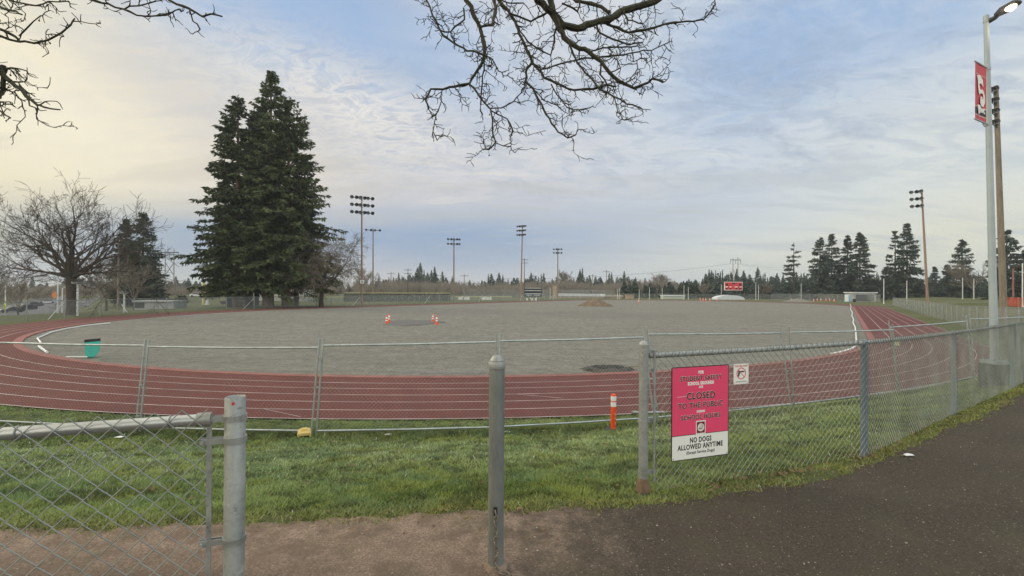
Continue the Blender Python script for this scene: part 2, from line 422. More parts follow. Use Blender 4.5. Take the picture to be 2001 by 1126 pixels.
def cross(v, r0, r1, w=.06, sk=0):
    """a painted mark across lanes of the near right straight / bend, by track coordinates"""
    x0, y0 = xy(r0, v); x1, y1 = xy(r1, v+sk); x2, y2 = xy(r1, v+sk+w); x3, y3 = xy(r0, v+w)
    mb.add([(x0, y0, ZT+.008), (x1, y1, ZT+.008), (x2, y2, ZT+.008), (x3, y3, ZT+.008)], [(0, 1, 2, 3)])
cross(0, RT+.4, RT+WT-.1, .07)
for k in range(6): cross(-.2+k*.0+3.0, RT+.5+LW*k, RT+.9+LW*k, .06)
def bend_mark(deg, k, span=.9, skew=.25):
    a = R(deg); r0 = RT+.34+LW*k; r1 = r0+LW*span
    pts = []
    for rr_, aa in ((r0, a), (r1, a+skew/40), (r1, a+skew/40+.0016), (r0, a+.0016)):
        x, y = xy(rr_*math.cos(aa), rr_*math.sin(aa)); pts.append((x, y, ZT+.008))
    mb.add(pts, [(0, 1, 2, 3)])
for deg, k in ((-36, 5), (-33, 5), (-30, 4), (-25, 4), (-21, 3), (-15, 2), (-10, 1), (-58, 5), (-48, 3)): bend_mark(deg, k, .8, 1.4)
for j in range(9):
    x0, y0 = xy(-RT-1-LW*(j % 4), -8+j*9.); 
    mb.box((x0, y0, ZT+.006), (.06, 1.2, .002), rz=-YAW+1.2)
tag(mb.build('lane_markings', LINEW), kind='structure')

def gravel_mat():
    m, nt, b = nodes('grey_gravel')
    t1 = tex(nt, 'ShaderNodeTexNoise', .11, 6, .65, dist=.6); t2 = tex(nt, 'ShaderNodeTexNoise', 7, 8, .9); t3 = tex(nt, 'ShaderNodeTexNoise', .9, 6, .7)
    t6 = tex(nt, 'ShaderNodeTexNoise', .55, 5, .65, vscale=(.22, 1.6, 1), dist=1.2)
    w = tex(nt, 'ShaderNodeTexWave', .16); w.wave_type = 'RINGS'; w.inputs['Distortion'].default_value = 9; w.inputs['Detail'].default_value = 3; w.inputs['Detail Scale'].default_value = .7
    c = ramp(nt, t1.outputs['Fac'], [(.3, (.155, .149, .127)), (.5, (.208, .20, .173)), (.7, (.27, .261, .229))])
    c = mix(nt, .55, c, ramp(nt, t2.outputs['Fac'], [(.34, (.05, .047, .041)), (.5, (.21, .202, .175)), (.66, (.54, .52, .455))]))
    c = mix(nt, ramp(nt, t3.outputs['Fac'], [(.5, 0), (.72, .6)]), c, (.14, .133, .114))
    c = mix(nt, ramp(nt, t6.outputs['Fac'], [(.48, 0), (.66, .6)]), c, (.14, .135, .118))
    c = mix(nt, ramp(nt, w.outputs['Fac'], [(.80, 0), (.95, .5)]), c, (.145, .139, .121))
    nt.links.new(c, b.inputs['Base Color']); b.inputs['Roughness'].default_value = .95; b.inputs['Specular IOR Level'].default_value = .15
    t7 = tex(nt, 'ShaderNodeTexNoise', 2.6, 8, .85); c = mix(nt, .45, c, ramp(nt, t7.outputs['Fac'], [(.38, (.10, .096, .083)), (.5, (.215, .207, .18)), (.62, (.36, .348, .305))]))
    for sc, dst, k in ((.035, 5, .5), (.05, 7, .4)):       # wheel tracks: pairs of long curving bands
        w2 = tex(nt, 'ShaderNodeTexWave', sc, vscale=(1, 1.0, 1)); w2.wave_type = 'BANDS' if sc < .04 else 'RINGS'; w2.inputs['Distortion'].default_value = dst; w2.inputs['Detail'].default_value = 1; w2.inputs['Detail Scale'].default_value = .25
        q = ramp(nt, w2.outputs['Fac'], [(.44, 0), (.455, 1), (.47, 0), (.52, 0), (.535, 1), (.55, 0)])
        c = mix(nt, math_n(nt, 'MULTIPLY', q, math_n(nt, 'MULTIPLY', ramp(nt, t3.outputs['Fac'], [(.35, .3), (.6, 1)]), k)), c, (.105, .10, .086))
    nt.links.new(c, b.inputs['Base Color'])
    bump(nt, b, math_n(nt, 'ADD', t2.outputs['Fac'], math_n(nt, 'MULTIPLY', t3.outputs['Fac'], 2)), .9, .05); return m
rs = np.concatenate([np.linspace(36.44, 30, 26, endpoint=False), np.linspace(30, .02, 60)]); mb = MB()
Ls = [loop(r) for r in rs]; n = len(Ls[0])
V = []
for r, Lp in zip(rs, Ls):
    amp = np.clip((36.4-r)/2, 0, 1)
    z = ZT-.03+amp*(.035*np.sin(Lp[:, 0]*.9+Lp[:, 1]*.37)*np.sin(Lp[:, 1]*.7)+.03*np.sin(Lp[:, 0]*2.3)*np.sin(Lp[:, 1]*2.9+1))
    V.append(np.c_[Lp, z])
i = np.arange(len(rs)-1)[:, None]*n; j = np.arange(n)[None]; j2 = (j+1) % n
mb.add(np.concatenate(V), np.stack([i+j, i+j2, i+n+j2, i+n+j], -1).reshape(-1, 4))
GRAV = gravel_mat()
tag(mb.build('infield', GRAV, smooth=True), kind='structure')
# darker gravel patch between the cones
c0 = on_field(806, 630.5); mb = MB(); a = np.linspace(0, 2*math.pi, 40, endpoint=False)
rr_ = 1+.12*np.sin(a*3+1)+.07*np.sin(a*7)
V = [(c0.x, c0.y, ZT+.075)]; V += [(c0.x+2.55*q*math.cos(t), c0.y+3.6*q*math.sin(t), ZT+.055) for q, t in zip(rr_, a)]
V += [(c0.x+2.8*q*math.cos(t), c0.y+4.0*q*math.sin(t), ZT-.05) for q, t in zip(rr_, a)]
mb.add(V, [(1+k, 41+k, 41+(k+1) % 40, 1+(k+1) % 40) for k in range(40)], [(0, 1+k, 1+(k+1) % 40) for k in range(40)])
tag(mb.build('dark_gravel', simple('dark_gravel', (.125, .122, .115), .95, 0, .35, 9, .6)), kind='structure')

# ------------------------------------------------------------------ grass (stuff)
def grass_mat():
    m, nt, b = nodes('grass_blades')
    at = nt.nodes.new('ShaderNodeAttribute'); at.attribute_name = 'tint'
    nt.links.new(at.outputs['Color'], b.inputs['Base Color']); b.inputs['Roughness'].default_value = .7
    b.inputs['Specular IOR Level'].default_value = .3
    return m
def grass():
    N = 900000
    y = 2.9*np.exp(rng.random(N)*math.log(17/2.9)); x = (rng.random(N)*2.36-1.2)*y*1.16
    e = epath(x, y); d = dtrack(x, y)
    pn = vnoise(x, y, 6, 3)
    keep = (e > -.16+.30*(pn-.45)) & (d > .03+.1*pn)
    thin = (e < .22) & (rng.random(N) > .30+e*2.2)
    keep &= ~thin
    bare_ = vnoise(x, y, 2.4, 31)*.6+vnoise(x, y, 7, 32)*.4; keep &= ~((bare_ > .66) & (rng.random(N) < .75))
    x, y, e, d = x[keep], y[keep], e[keep], d[keep]; N = len(x)
    z = H(x, y)-.004
    z += (np.sin(x*1.7+y*.6)*np.sin(y*1.3-x*.4))*.018*sst(d, .5, 2)*sst(e, .1, .8)
    n1, n2, n3 = vnoise(x, y, .9, 1), vnoise(x, y, 3.5, 2), vnoise(x, y, 11, 5)
    tall = np.exp(-((d-2.7)/.7)**2)*(e > 2)
    hgt = (.017+.018*n2+.018*n3)*(.7+.6*rng.random(N))*(1+.9*tall)*np.where(e < .3, .75, 1)
    w = .0034+.0012*y*(.7+.6*rng.random(N))
    ang = rng.random(N)*6.283; lean = (.5+1.2*rng.random(N))*hgt; la = rng.random(N)*6.283
    dx, dy = np.cos(ang)*w/2, np.sin(ang)*w/2
    V = np.empty((N, 3, 3))
    V[:, 0] = np.stack([x-dx, y-dy, z], 1); V[:, 1] = np.stack([x+dx, y+dy, z], 1)
    V[:, 2] = np.stack([x+np.cos(la)*lean, y+np.sin(la)*lean, z+hgt], 1)
    mb = MB(); mb.add(V.reshape(-1, 3), T=np.arange(N*3).reshape(-1, 3))
    o = mb.build('grass', grass_mat())
    ca = np.array([.062, .094, .020]); cb = np.array([.225, .270, .080]); cc = np.array([.44, .47, .32]); cd = np.array([.27, .225, .08])
    t = np.clip(.55*(n1-.1)+.75*(n2-.3)+.5*(n3-.4)+.5*(rng.random(N)-.3), 0, 1)[:, None]
    C = ca*(1-t)+cb*t
    frost = (np.clip(np.exp(-((e-3.4)/1.5)**2)*1.1+.5*(n1-.45), 0, 1)*(.25+.6*n3)*(rng.random(N) > .35))[:, None]
    C = C*(1-frost)+cc*frost
    cl = (sst(vnoise(x, y, 1.7, 41)*.6+vnoise(x, y, 5, 42)*.4, .52, .68)*(rng.random(N) > .3))[:, None]; C = C*(1-.75*cl)+np.array([.145, .205, .105])*.75*cl
    yl = (sst(vnoise(x, y, 2.1, 43)*.6+vnoise(x, y, 6, 44)*.4, .55, .70)*(rng.random(N) > .3))[:, None]; C = C*(1-.6*yl)+np.array([.26, .27, .055])*.6*yl
    dk = sst(vnoise(x, y, 3.1, 45)*.5+vnoise(x, y, 9, 46)*.5, .52, .70)[:, None]; C = C*(1-.5*dk)
    my = (np.clip(1-(e-.0)/.45, 0, 1)*.75*(rng.random(N) > .3))[:, None]; C = C*(1-my)+cd*my
    C = C*(1-.45*np.clip(tall, 0, 1)[:, None])
    dry = (rng.random(N) > .93)[:, None]; C = np.where(dry, C*.3+np.array([.2, .17, .09])*.8, C)
    C = C*np.array([1.06, 1.16, 1.0])
    wf = (rng.random(N) > .9965)[:, None]; C = np.where(wf, np.array([.75, .76, .70]), C)
    at = o.data.attributes.new('tint', 'FLOAT_COLOR', 'POINT')
    at.data.foreach_set('color', np.concatenate([np.repeat(C, 3, 0), np.ones((N*3, 1))], 1).astype(np.float32).ravel())
    return tag(o, 'short damp green grass on the bank between path and track', 'grass', kind='stuff')
grass()
def litter():
    mb = MB(); r = np.random.default_rng(11)
    def leaf(x, y, s):
        z = h1(x, y)+.02+r.random()*.03; a = r.random()*6.28; t = (r.random(3)-.5)*.9
        M = np.array(Matrix.Rotation(a, 3, 'Z') @ Matrix.Rotation(t[0], 3, 'X') @ Matrix.Rotation(t[1], 3, 'Y'))
        v = np.array([(-1, 0, 0), (-.35, -.55, .18), (.35, -.5, .22), (1, 0, .1), (.3, .5, .25), (-.4, .5, .2), (0, 0, 0)])*s
        mb.add(v@M.T+np.array((x, y, z)), T=[(0, 1, 6), (1, 2, 6), (2, 3, 6), (3, 4, 6), (4, 5, 6), (5, 0, 6)])
    fx = np.array([1.1, 3.59, 6.28, 9.0]); fy = np.array([3.85, 4.7, 6.56, 8.3])
    for k in range(260):
        x = 1.3+r.random()**1.1*7; y = np.interp(x, fx, fy)+r.normal()*.19-.03; leaf(x, y, .009+.02*r.random()**2)
    for k in range(70):
        x = (2.3+r.normal()*.5 if k % 2 else 3.5+r.normal()*.5); y = np.interp(x, fx, fy)-.08+r.normal()*.07; leaf(x, y, .010+.024*r.random()**1.5)
    for k in range(110):
        y = 3.5+r.random()*5; x = (r.random()*2-1)*y*.9
        if epath(np.array([x]), np.array([y]))[0] > .1: leaf(x, y, .012+.022*r.random())
    for k in range(26): leaf(-.35+r.normal()*.5, 2.95+r.random()*.5, .012+.016*r.random())
    return tag(mb.build('leaf_litter', simple('dead_leaves', (.165, .11, .058), .85, 0, .5, 5)), 'brown dead leaves scattered along the fence and lawn', 'leaves', kind='stuff')
litter()
def pebbles():
    r = np.random.default_rng(12); mb = MB()
    ico = np.array([(1, 0, 0), (-1, 0, 0), (0, 1, 0), (0, -1, 0), (0, 0, .7), (0, 0, -.7)], float); tri = [(4, 0, 2), (4, 2, 1), (4, 1, 3), (4, 3, 0), (5, 2, 0), (5, 1, 2), (5, 3, 1), (5, 0, 3)]
    for k in range(1500):
        y = 1.6+r.random()**1.3*4.2; x = (r.random()*2-1)*y*1.15
        e = epath(np.array([x]), np.array([y]))[0]
        if e > .12 or (x > .5 and r.random() < .55) or e < -2.5: continue
        s_ = .003+.007*r.random()**3; a = r.random()*6.28; v = ico*s_*(.6+.8*r.random((6, 1)))
        c_, n_ = math.cos(a), math.sin(a); v = np.stack([v[:, 0]*c_-v[:, 1]*n_, v[:, 0]*n_+v[:, 1]*c_, v[:, 2]], 1)
        mb.add(v+np.array((x, y, h1(x, y)+.010)), T=tri)
    return tag(mb.build('pebbles', simple('pale_pebbles', (.30, .26, .21), .85, 0, .45, 40)), 'pale loose pebbles scattered on the asphalt path', 'pebbles', kind='stuff')
pebbles()

# ------------------------------------------------------------------ chain link
def chainlink(mb, A, B, zlo, hgt, p, r, n=4, weave=.6, sag=0, zslope=0):
    """woven diamonds between ground points A and B (2D), bottom at zlo, every wire zigzags and hooks its neighbour"""
    A = np.array(A, float); B = np.array(B, float); Ls = np.linalg.norm(B-A); d = (B-A)/Ls; nn = np.array((-d[1], d[0]))
    w = p/2; cols = max(2, int(round(Ls/w))); w = Ls/cols; rows = max(2, int(round(hgt/w))); dz = hgt/rows
    rg = np.random.default_rng(int(Ls*1000)); jz = rg.normal(0, dz*.03, cols+2)
    PA, PB = [], []
    k = np.arange(rows+1)
    for i in range(cols):
        s = (i+((k+i) % 2))*w
        off = weave*r*np.where((k+i) % 2, 1, -1)
        z = zlo+zslope*s/Ls+k*dz+jz[i]+sag*np.sin(s/Ls*math.pi)
        bow = .004*np.sin(s*7+z*5)
        pts = np.stack([A[0]+d[0]*s+nn[0]*(off+bow), A[1]+d[1]*s+nn[1]*(off+bow), z], 1)
        PA.append(pts[:-1]); PB.append(pts[1:])
    mb.segs(np.concatenate(PA), np.concatenate(PB), r, n=n)
    return w, dz
def pipe_prof(r, h, z0=-.2): return [(r, z0), (r, h-.004), (r*.93, h), (r*.86, h-.003), (r*.86, h-.12), (.002, h-.13)]
def cap_prof(r, h): return [(r*1.07, h-.05), (r*1.10, h-.046), (r*1.10, h-.012), (r*1.0, h-.004), (r*1.0, h-.003), (r*.62, h+.020), (r*.52, h+.026), (.003, h+.028)]
def band(mb, r, z, dirv, hgt=.022, ext=.075):
    """brace band: a strap round the post with two ears toward dirv and a bolt"""
    mb.lathe([(r+.0005, z-hgt/2), (r+.0045, z-hgt/2), (r+.0045, z+hgt/2), (r+.0005, z+hgt/2)], n=24)
    dv = np.array(dirv, float); dv /= np.linalg.norm(dv); pv = np.array((-dv[1], dv[0]))
    for sg in (-1, 1):
        c = dv*(r+ext/2-.006)+pv*sg*.009
        mb.box((c[0], c[1], z), (ext, .004, hgt), rz=math.atan2(dv[1], dv[0]))
    e = dv*(r+ext*.8)
    mb.segs([(e[0]-pv[0]*.02, e[1]-pv[1]*.02, z)], [(e[0]+pv[0]*.022, e[1]+pv[1]*.022, z)], .007, n=6, caps=True)

# ---- near fence on the left (ends at a big pipe post)
gp = P(460, 775, 1.7); GX, GY, GT = gp.x, gp.y, gp.z
a0 = P(0, 850, 1.49); dirL = np.array((a0.x-GX, a0.y-GY)); LL = np.linalg.norm(dirL); dirL /= LL
t = thing('chain_link_fence', 'galvanised chain link fence at the left ending at an open topped pipe post', 'fence', (GX, GY, 0))
MB().lathe(pipe_prof(.0345, GT), n=32).build('terminal_post', GALV, t, True)
zr = P(425, 815, 1.68).z-.006
mb = MB(); e0 = dirL*.085; e1 = dirL*2.6
mb.tube([(e0[0], e0[1], zr), (dirL[0]*1.2, dirL[1]*1.2, zr), (e1[0], e1[1], zr-.004)], .0205, 20)
mb.lathe([(0.001, 0), (.0001, 0)], n=3)
mb.build('top_rail', PIPE, t, True)
mb = MB(); band(mb, .0345, zr+.0, dirL, .02, .055); q = dirL*.075; mb.tube([(q[0], q[1], zr), (q[0]+dirL[0]*.045, q[1]+dirL[1]*.045, zr)], .025, 16)
mb.build('rail_end_cup', GALV, t, True)
for zz in (P(450, 858, 1.7).z, P(450, 1053, 1.7).z, .35):
    mb = MB(); band(mb, .0345, zz, dirL, .022, .082); mb.build('brace_band', GALV, t)
mb = MB(); q = dirL*.082
mb.box((q[0], q[1], zr/2+.04), (.016, .006, zr-.03), rz=math.atan2(dirL[1], dirL[0])); mb.build('tension_bar', GALV, t)
mb = MB(); A2 = dirL*.082+np.array((dirL[1], -dirL[0]))*0; nrm = np.array((dirL[1], -dirL[0])); nrm = nrm if nrm[1] < 0 else -nrm
chainlink(mb, A2+nrm*.022, dirL*2.5+nrm*.022, .03, zr+.012, .079, .0019, 6, 1.4); mb.build('chain_link', WIRE, t, True)
mb = MB(); mb.box((dirL[0]*.0+.012, -.034, GT-.018), (.008, .003, .01)); mb.build('paint_mark', REDP, t)
for s in (.2, .62, 1.05, 1.5):
    ties = MB()
    c = dirL*s; aa = np.linspace(0, 2*math.pi, 12, endpoint=False)
    ties.tube([(c[0]+nrm[0]*.024*math.cos(x), c[1]+nrm[1]*.024*math.cos(x), zr+.024*math.sin(x)) for x in aa], .0018, 5, closed=True)
    ties.build('wire_tie', WIRE, t, True)

# ---- bollard post with its chain
bz = 2.75; b0 = base(972, bz); bt = P(975, 700, bz)
t = thing('bollard', 'thick grey steel pipe post with a flat cap standing alone in the gap', 'bollard', (b0.x, b0.y, 0))
rb = .0465; hb = bt.z-.012
MB().lathe([(rb, -.2), (rb, .14), (rb, hb)], n=36).build('pipe', simple('bollard_steel', (.215, .235, .225), .5, .45, .2, 5, .08, (3, 3, .8), (.29, .305, .285)), t, True)
MB().lathe(cap_prof(rb, hb), n=36).build('cap', GALV, t, True)
mb = MB(); mb.lathe([(rb+.03, -.03), (rb+.022, .012), (rb+.002, .03)], n=30); mb.build('collar', simple('dirt_crust', (.22, .165, .12), .95, 0, .3, 14, .5), t, True)
mb = MB(); hz_ = P(972, 992, bz).z
mb.box((-.002, -rb-.0005, hz_), (.022, .004, .05)); mb.build('chain_slot', BLACK, t)
# worn light stain ring at the chain slot
ch = thing('chain', 'rusty steel chain hanging from the slot in the bollard to the ground', 'chain', (b0.x, b0.y, 0))
pts = []
zc = hz_+.005
for k in range(60):
    pts.append(np.array((-.004+.006*math.sin(k*.5)+k*.00035, -rb-.012-.0004*k, zc-k*.0082)))
    if pts[-1][2] < .03: break
last = pts[-1]
for k in range(1, 26): pts.append(last+np.array((.0055*k, -.0018*k-.0003*k*(k > 10), -.001*min(k, 8)+.004*math.sin(k*.9)*.5)))
pts = np.array(pts); seglen = np.r_[0, np.cumsum(np.linalg.norm(np.diff(pts, axis=0), axis=1))]
link_l = .030; nlk = int(seglen[-1]/link_l)
for k in range(nlk):
    s = (k+.5)*link_l; c = np.array([np.interp(s, seglen, pts[:, i]) for i in range(3)]); c2 = np.array([np.interp(s+.005, seglen, pts[:, i]) for i in range(3)])
    dv = (c2-c)/np.linalg.norm(c2-c); sd_ = np.cross(dv, (0, 1, 0.01)); sd_ /= np.linalg.norm(sd_); ot = np.cross(dv, sd_); sv = sd_ if k % 2 else ot
    big = 1.0 if k < nlk-1 else 1.35
    ring = [c+dv*(.0135+.007)*big*math.cos(x)+sv*.0105*big*math.sin(x) for x in np.linspace(0, 2*math.pi, 14, endpoint=False)]
    o = MB().tube(ring, .0042, 6, closed=True).build('chain_link_ring', RUSTYCH, ch, True)

# ---- fence on the right
FP = [(1.105, 3.86), (3.59, 4.70), (6.28, 6.56), (9.0, 8.3), (11.7, 10.2), (14.4, 12.1)]
t = thing('chain_link_fence', 'galvanised chain link fence curving away to the right carrying the red sign', 'fence', (FP[0][0], FP[0][1], 0))
o0 = np.array(FP[0]); FL = [np.array(p)-o0 for p in FP]; gz = [h1(*p) for p in FP]
FH = 1.165
mb = MB(); mb.lathe([(.039, -.2), (.039, 1.19), (.041, 1.192), (.041, 1.20), (.036, 1.215), (.022, 1.228), (.003, 1.232)], n=28)
mb.build('terminal_post', GALV, t, True)
BLUEG = simple('blue_grey_post', (.20, .25, .30), .5, .4, .2, 4)
for k in range(1, 6):
    hh = gz[k]+FH+.02; mb = MB(); mb.lathe([(.033, gz[k]-.2), (.033, hh-.02), (.036, hh-.01), (.02, hh+.012)], c=(FL[k][0], FL[k][1], 0), n=20)
    mb.build('line_post', BLUEG, t, True)
    d_ = FL[k]-FL[k-1]
mb = MB(); pts = [np.r_[FL[0]+(FL[1]-FL[0])*.02, gz[0]+FH-.03]]+[np.r_[FL[k], gz[k]+FH] for k in range(1, 6)]
pts[0][2] = gz[0]+FH+.0
dens = []
for a_, b_ in zip(pts[:-1], pts[1:]):
    for q in np.linspace(0, 1, 12, endpoint=False): dens.append(a_+(b_-a_)*q+np.array((0, 0, -.006*math.sin(q*math.pi))))
dens.append(pts[-1])
mb.tube(dens, .0225, 14); mb.build('top_rail', GALV, t, True)
mb = MB(); wd = MB(); tw = MB()
for k in range(5):
    A_, B_ = FL[k].copy(), FL[k+1].copy(); d_ = (B_-A_)/np.linalg.norm(B_-A_); n_ = np.array((d_[1], -d_[0]))
    if k == 0: A_ = A_+d_*.10
    off = n_*.036
    chainlink(mb, A_+off, B_+off, .04+gz[k], FH-.005, .070, .0022, 4, 1.2, zslope=gz[k+1]-gz[k])
    Ls_ = np.linalg.norm(B_-A_); nt_ = int(Ls_/.07)
    for i in range(nt_):
        s = (i+.5)/nt_; c = np.r_[A_+(B_-A_)*s, gz[k]+(gz[k+1]-gz[k])*s+FH-.006*math.sin(s*math.pi)]
        # knuckled wire ends twisted over the rail
        aa = np.linspace(-.9, 2.6, 8); rr = .0275
        tw.tube([c+np.r_[n_*rr*math.cos(x), rr*math.sin(x)]+np.r_[d_*(.02*(x-.8)), 0] for x in aa], .0032, 5)
mb.build('chain_link', WIRE2, t, True); tw.build('knuckle_ties', simple('dark_ties', (.13, .14, .145), .5, .4, .2, 5), t, True)
mb = MB(); d0 = (FL[1]-FL[0])/np.linalg.norm(FL[1]-FL[0]); q = d0*.085+np.array((d0[1], -d0[0]))*.03
mb.box((q[0], q[1], .60), (.018, .006, 1.10), rz=math.atan2(d0[1], d0[0])); mb.build('tension_bar', GALV, t)
for zz in (1.14, .98, .56, .13):
    mb = MB(); band(mb, .039, zz, d0, .024, .085); mb.build('brace_band', GALV, t)
mb = MB(); mb.lathe([(.062, -.02), (.052, .04), (.04, .085), (.037, .09)], n=20); mb.build('post_footing', simple('rusty_soil', (.17, .11, .07), .95, 0, .3, 20, .6), t, True)
mb = MB()
mb.tube([np.r_[FL[0]+d0*.09, .03], np.r_[FL[0]+d0*.12+.01, .07], np.r_[FL[0]+d0*.16, .035]], .006, 6)
mb.build('loose_wire', RUSTYCH, t, True)

# ------------------------------------------------------------------ lettering
def text_mesh(s, size, bold=0, extr=.0006):
    cu = bpy.data.curves.new('lettering', 'FONT'); cu.body = s; cu.size = size; cu.align_x = 'CENTER'; cu.align_y = 'CENTER'
    cu.space_character = 1.12; cu.offset = bold; cu.extrude = extr; cu.resolution_u = 3
    ob = bpy.data.objects.new('lettering', cu); COL.objects.link(ob)
    dg = bpy.context.evaluated_depsgraph_get(); me = bpy.data.meshes.new_from_object(ob.evaluated_get(dg))
    bpy.data.objects.remove(ob); bpy.data.curves.remove(cu); return me
def lettering(s, size, mat, parent, x, z, y=-.004, bold=0, sx=1.0, width=None, name='lettering'):
    me = text_mesh(s, size, bold); me.materials.append(mat)
    if width:
        xs = [v.co.x for v in me.vertices]; sx = width/(max(xs)-min(xs))
    M = Matrix(((sx, 0, 0, x), (0, 0, -1, y), (0, 1, 0, z), (0, 0, 0, 1))); me.transform(M)
    o = bpy.data.objects.new(name, me); COL.objects.link(o); o.parent = parent; return o
def flat(name, x0, x1, z0, z1, y, th, mat, parent, rad=0):
    mb = MB()
    if rad:
        pts = []
        for cx_, cz_, a0_ in ((x1-rad, z1-rad, 0), (x0+rad, z1-rad, 90), (x0+rad, z0+rad, 180), (x1-rad, z0+rad, 270)):
            for q in (0, 30, 60, 90): pts.append((cx_+rad*math.cos(R(a0_+q)), cz_+rad*math.sin(R(a0_+q))))
        mb.prism(pts, -th/2, th/2, org=(0, y, 0))
    else: mb.box(((x0+x1)/2, y, (z0+z1)/2), (x1-x0, th, z1-z0))
    return mb.build(name, mat, parent)
def ring_poly(mb, c, r0, r1, y0, y1, n=40):
    a = np.linspace(0, 2*math.pi, n, endpoint=False)
    o_ = np.stack([c[0]+r1*np.cos(a), c[1]+r1*np.sin(a)], 1); i_ = np.stack([c[0]+r0*np.cos(a), c[1]+r0*np.sin(a)], 1)
    V = np.concatenate([np.c_[o_[:, 0], np.full(n, y0), o_[:, 1]], np.c_[i_[:, 0], np.full(n, y0), i_[:, 1]], np.c_[o_[:, 0], np.full(n, y1), o_[:, 1]], np.c_[i_[:, 0], np.full(n, y1), i_[:, 1]]])
    k = np.arange(n); j = (k+1) % n
    mb.add(V, np.concatenate([np.stack([k, j, n+j, n+k], 1), np.stack([2*n+k, 3*n+k, 3*n+j, 2*n+j], 1), np.stack([k, 2*n+k, 2*n+j, j], 1), np.stack([n+k, n+j, 3*n+j, 3*n+k], 1)]))
PINK = simple('sign_pink_red', (.80, .075, .17), .6, 0, .04, 2, spec=.25)
SIGNW = simple('sign_white', (.84, .83, .78), .6, 0, .03, 3, spec=.25)
INK = simple('sign_ink', (.018, .014, .016), .5, 0, .1, 4)

d1 = FL[1]-FL[0]; d1 = d1/np.linalg.norm(d1); ang1 = math.atan2(d1[1], d1[0]); n1_ = np.array((d1[1], -d1[0]))
s0 = P(1303, 805, 3.92); s1 = P(1415.5, 798, 4.12)
cx_, cyy = (s0.x+s1.x)/2, (s0.y+s1.y)/2
ztop = P(1359, 713.5, 4.02).z; zbot = P(1360, 891, 4.02).z
t = thing('warning_sign', 'large pink and white closed to the public sign wired to the right fence', 'sign', (cx_+n1_[0]*.052, cyy+n1_[1]*.052, (ztop+zbot)/2), ang1)
SWD, SHT = .60, ztop-zbot; hw, hh = SWD/2, SHT/2
flat('sign_panel', -hw, hw, -hh, hh, 0, .004, INK, t, .008)
zs = -hh+SHT*.265
flat('red_field', -hw+.007, hw-.007, zs+.003, hh-.007, -.0026, .0012, PINK, t)
flat('white_field', -hw+.007, hw-.007, -hh+.007, zs-.003, -.0026, .0012, SIGNW, t)
def zfrac(q): return hh-SHT*q
YL, YB = -.0046, -.0038
def outlined(s, q, size, w, bold):
    lettering(s, size, SIGNW, t, 0, zfrac(q), YB, bold+.0013, width=w+.0025)
    lettering(s, size, INK, t, 0, zfrac(q), YL, bold, width=w)
lettering('FOR', .034, SIGNW, t, 0, zfrac(.068), YB, .0022, width=.058)
outlined('STUDENT SAFETY', .132, .056, .435, .0013)
lettering('SCHOOL GROUNDS', .036, SIGNW, t, 0, zfrac(.186), YB, .0024, width=.275)
lettering('ARE', .024, SIGNW, t, 0, zfrac(.226), YB, .0016, width=.045)
outlined('CLOSED', .322, .080, .30, .002)
outlined('TO THE PUBLIC', .422, .066, .47, .0014)
lettering('DURING', .026, SIGNW, t, 0, zfrac(.492), YB, .0016, width=.085)
outlined('SCHOOL HOURS', .549, .056, .41, .0013)
lettering('NO DOGS', .060, INK, t, 0, zfrac(.798), YB, .0018, width=.225)
lettering('ALLOWED ANYTIME', .060, INK, t, 0, zfrac(.868), YB, .0016, width=.475)
lettering('(Except Service Dogs)', .036, INK, t, 0, zfrac(.928), YB, .0006, width=.295)
zc_ = zfrac(.665)
fr = flat('symbol_frame', -.05, .05, zc_-.057, zc_+.057, -.0036, .0008, SIGNW, t)
flat('symbol_field', -.042, .042, zc_-.048, zc_+.048, -.0044, .0008, simple('sign_maroon', (.17, .012, .02), .45, 0, .05, 3), fr)
mb = MB(); ring_poly(mb, (0, zc_), .027, .034, -.0056, -.0048); mb.box((0, -.0054, zc_), (.006, .0008, .058), ry=R(-45)); mb.build('prohibition_ring', SIGNW, fr)
mb = MB(); a = np.linspace(0, 2*math.pi, 30, endpoint=False); mb.prism(np.stack([.027*np.cos(a), zc_+.027*np.sin(a)], 1), -.0002, .0002, org=(0, -.0048, 0)); mb.build('symbol_disc', simple('sign_pale', (.62, .55, .54), .45, 0, .05, 3), fr)
mb = MB(); mb.box((-.003, -.0056, zc_-.007), (.036, .0008, .006)); mb.tube([(.012, -.0056, zc_+.0), (.016, -.0056, zc_+.009), (.012, -.0056, zc_+.017)], .0012, 5); mb.build('cigarette', INK, fr)
mb = MB(); mb.box((-.19, -.0036, zfrac(.318)), (.11, .0006, .008), ry=R(-3)); mb.build('scratch', simple('sign_scratch', (.8, .33, .42), .5, 0, .2, 30), t)
for sx in (-1, 1):
    for sz in (-1, 1):
        mb = MB(); mb.segs([(sx*(hw-.018), -.0005, sz*(hh-.018))], [(sx*(hw-.018), -.0055, sz*(hh-.018))], .006, n=10, caps=True); mb.build('bolt', GALV, t)

sp_ = P(1440.5, 729, 4.2)
tt_ = ((sp_.x-FP[0][0])*d1[0]+(sp_.y-FP[0][1])*d1[1]); bxy = np.array(FP[0])+d1*tt_
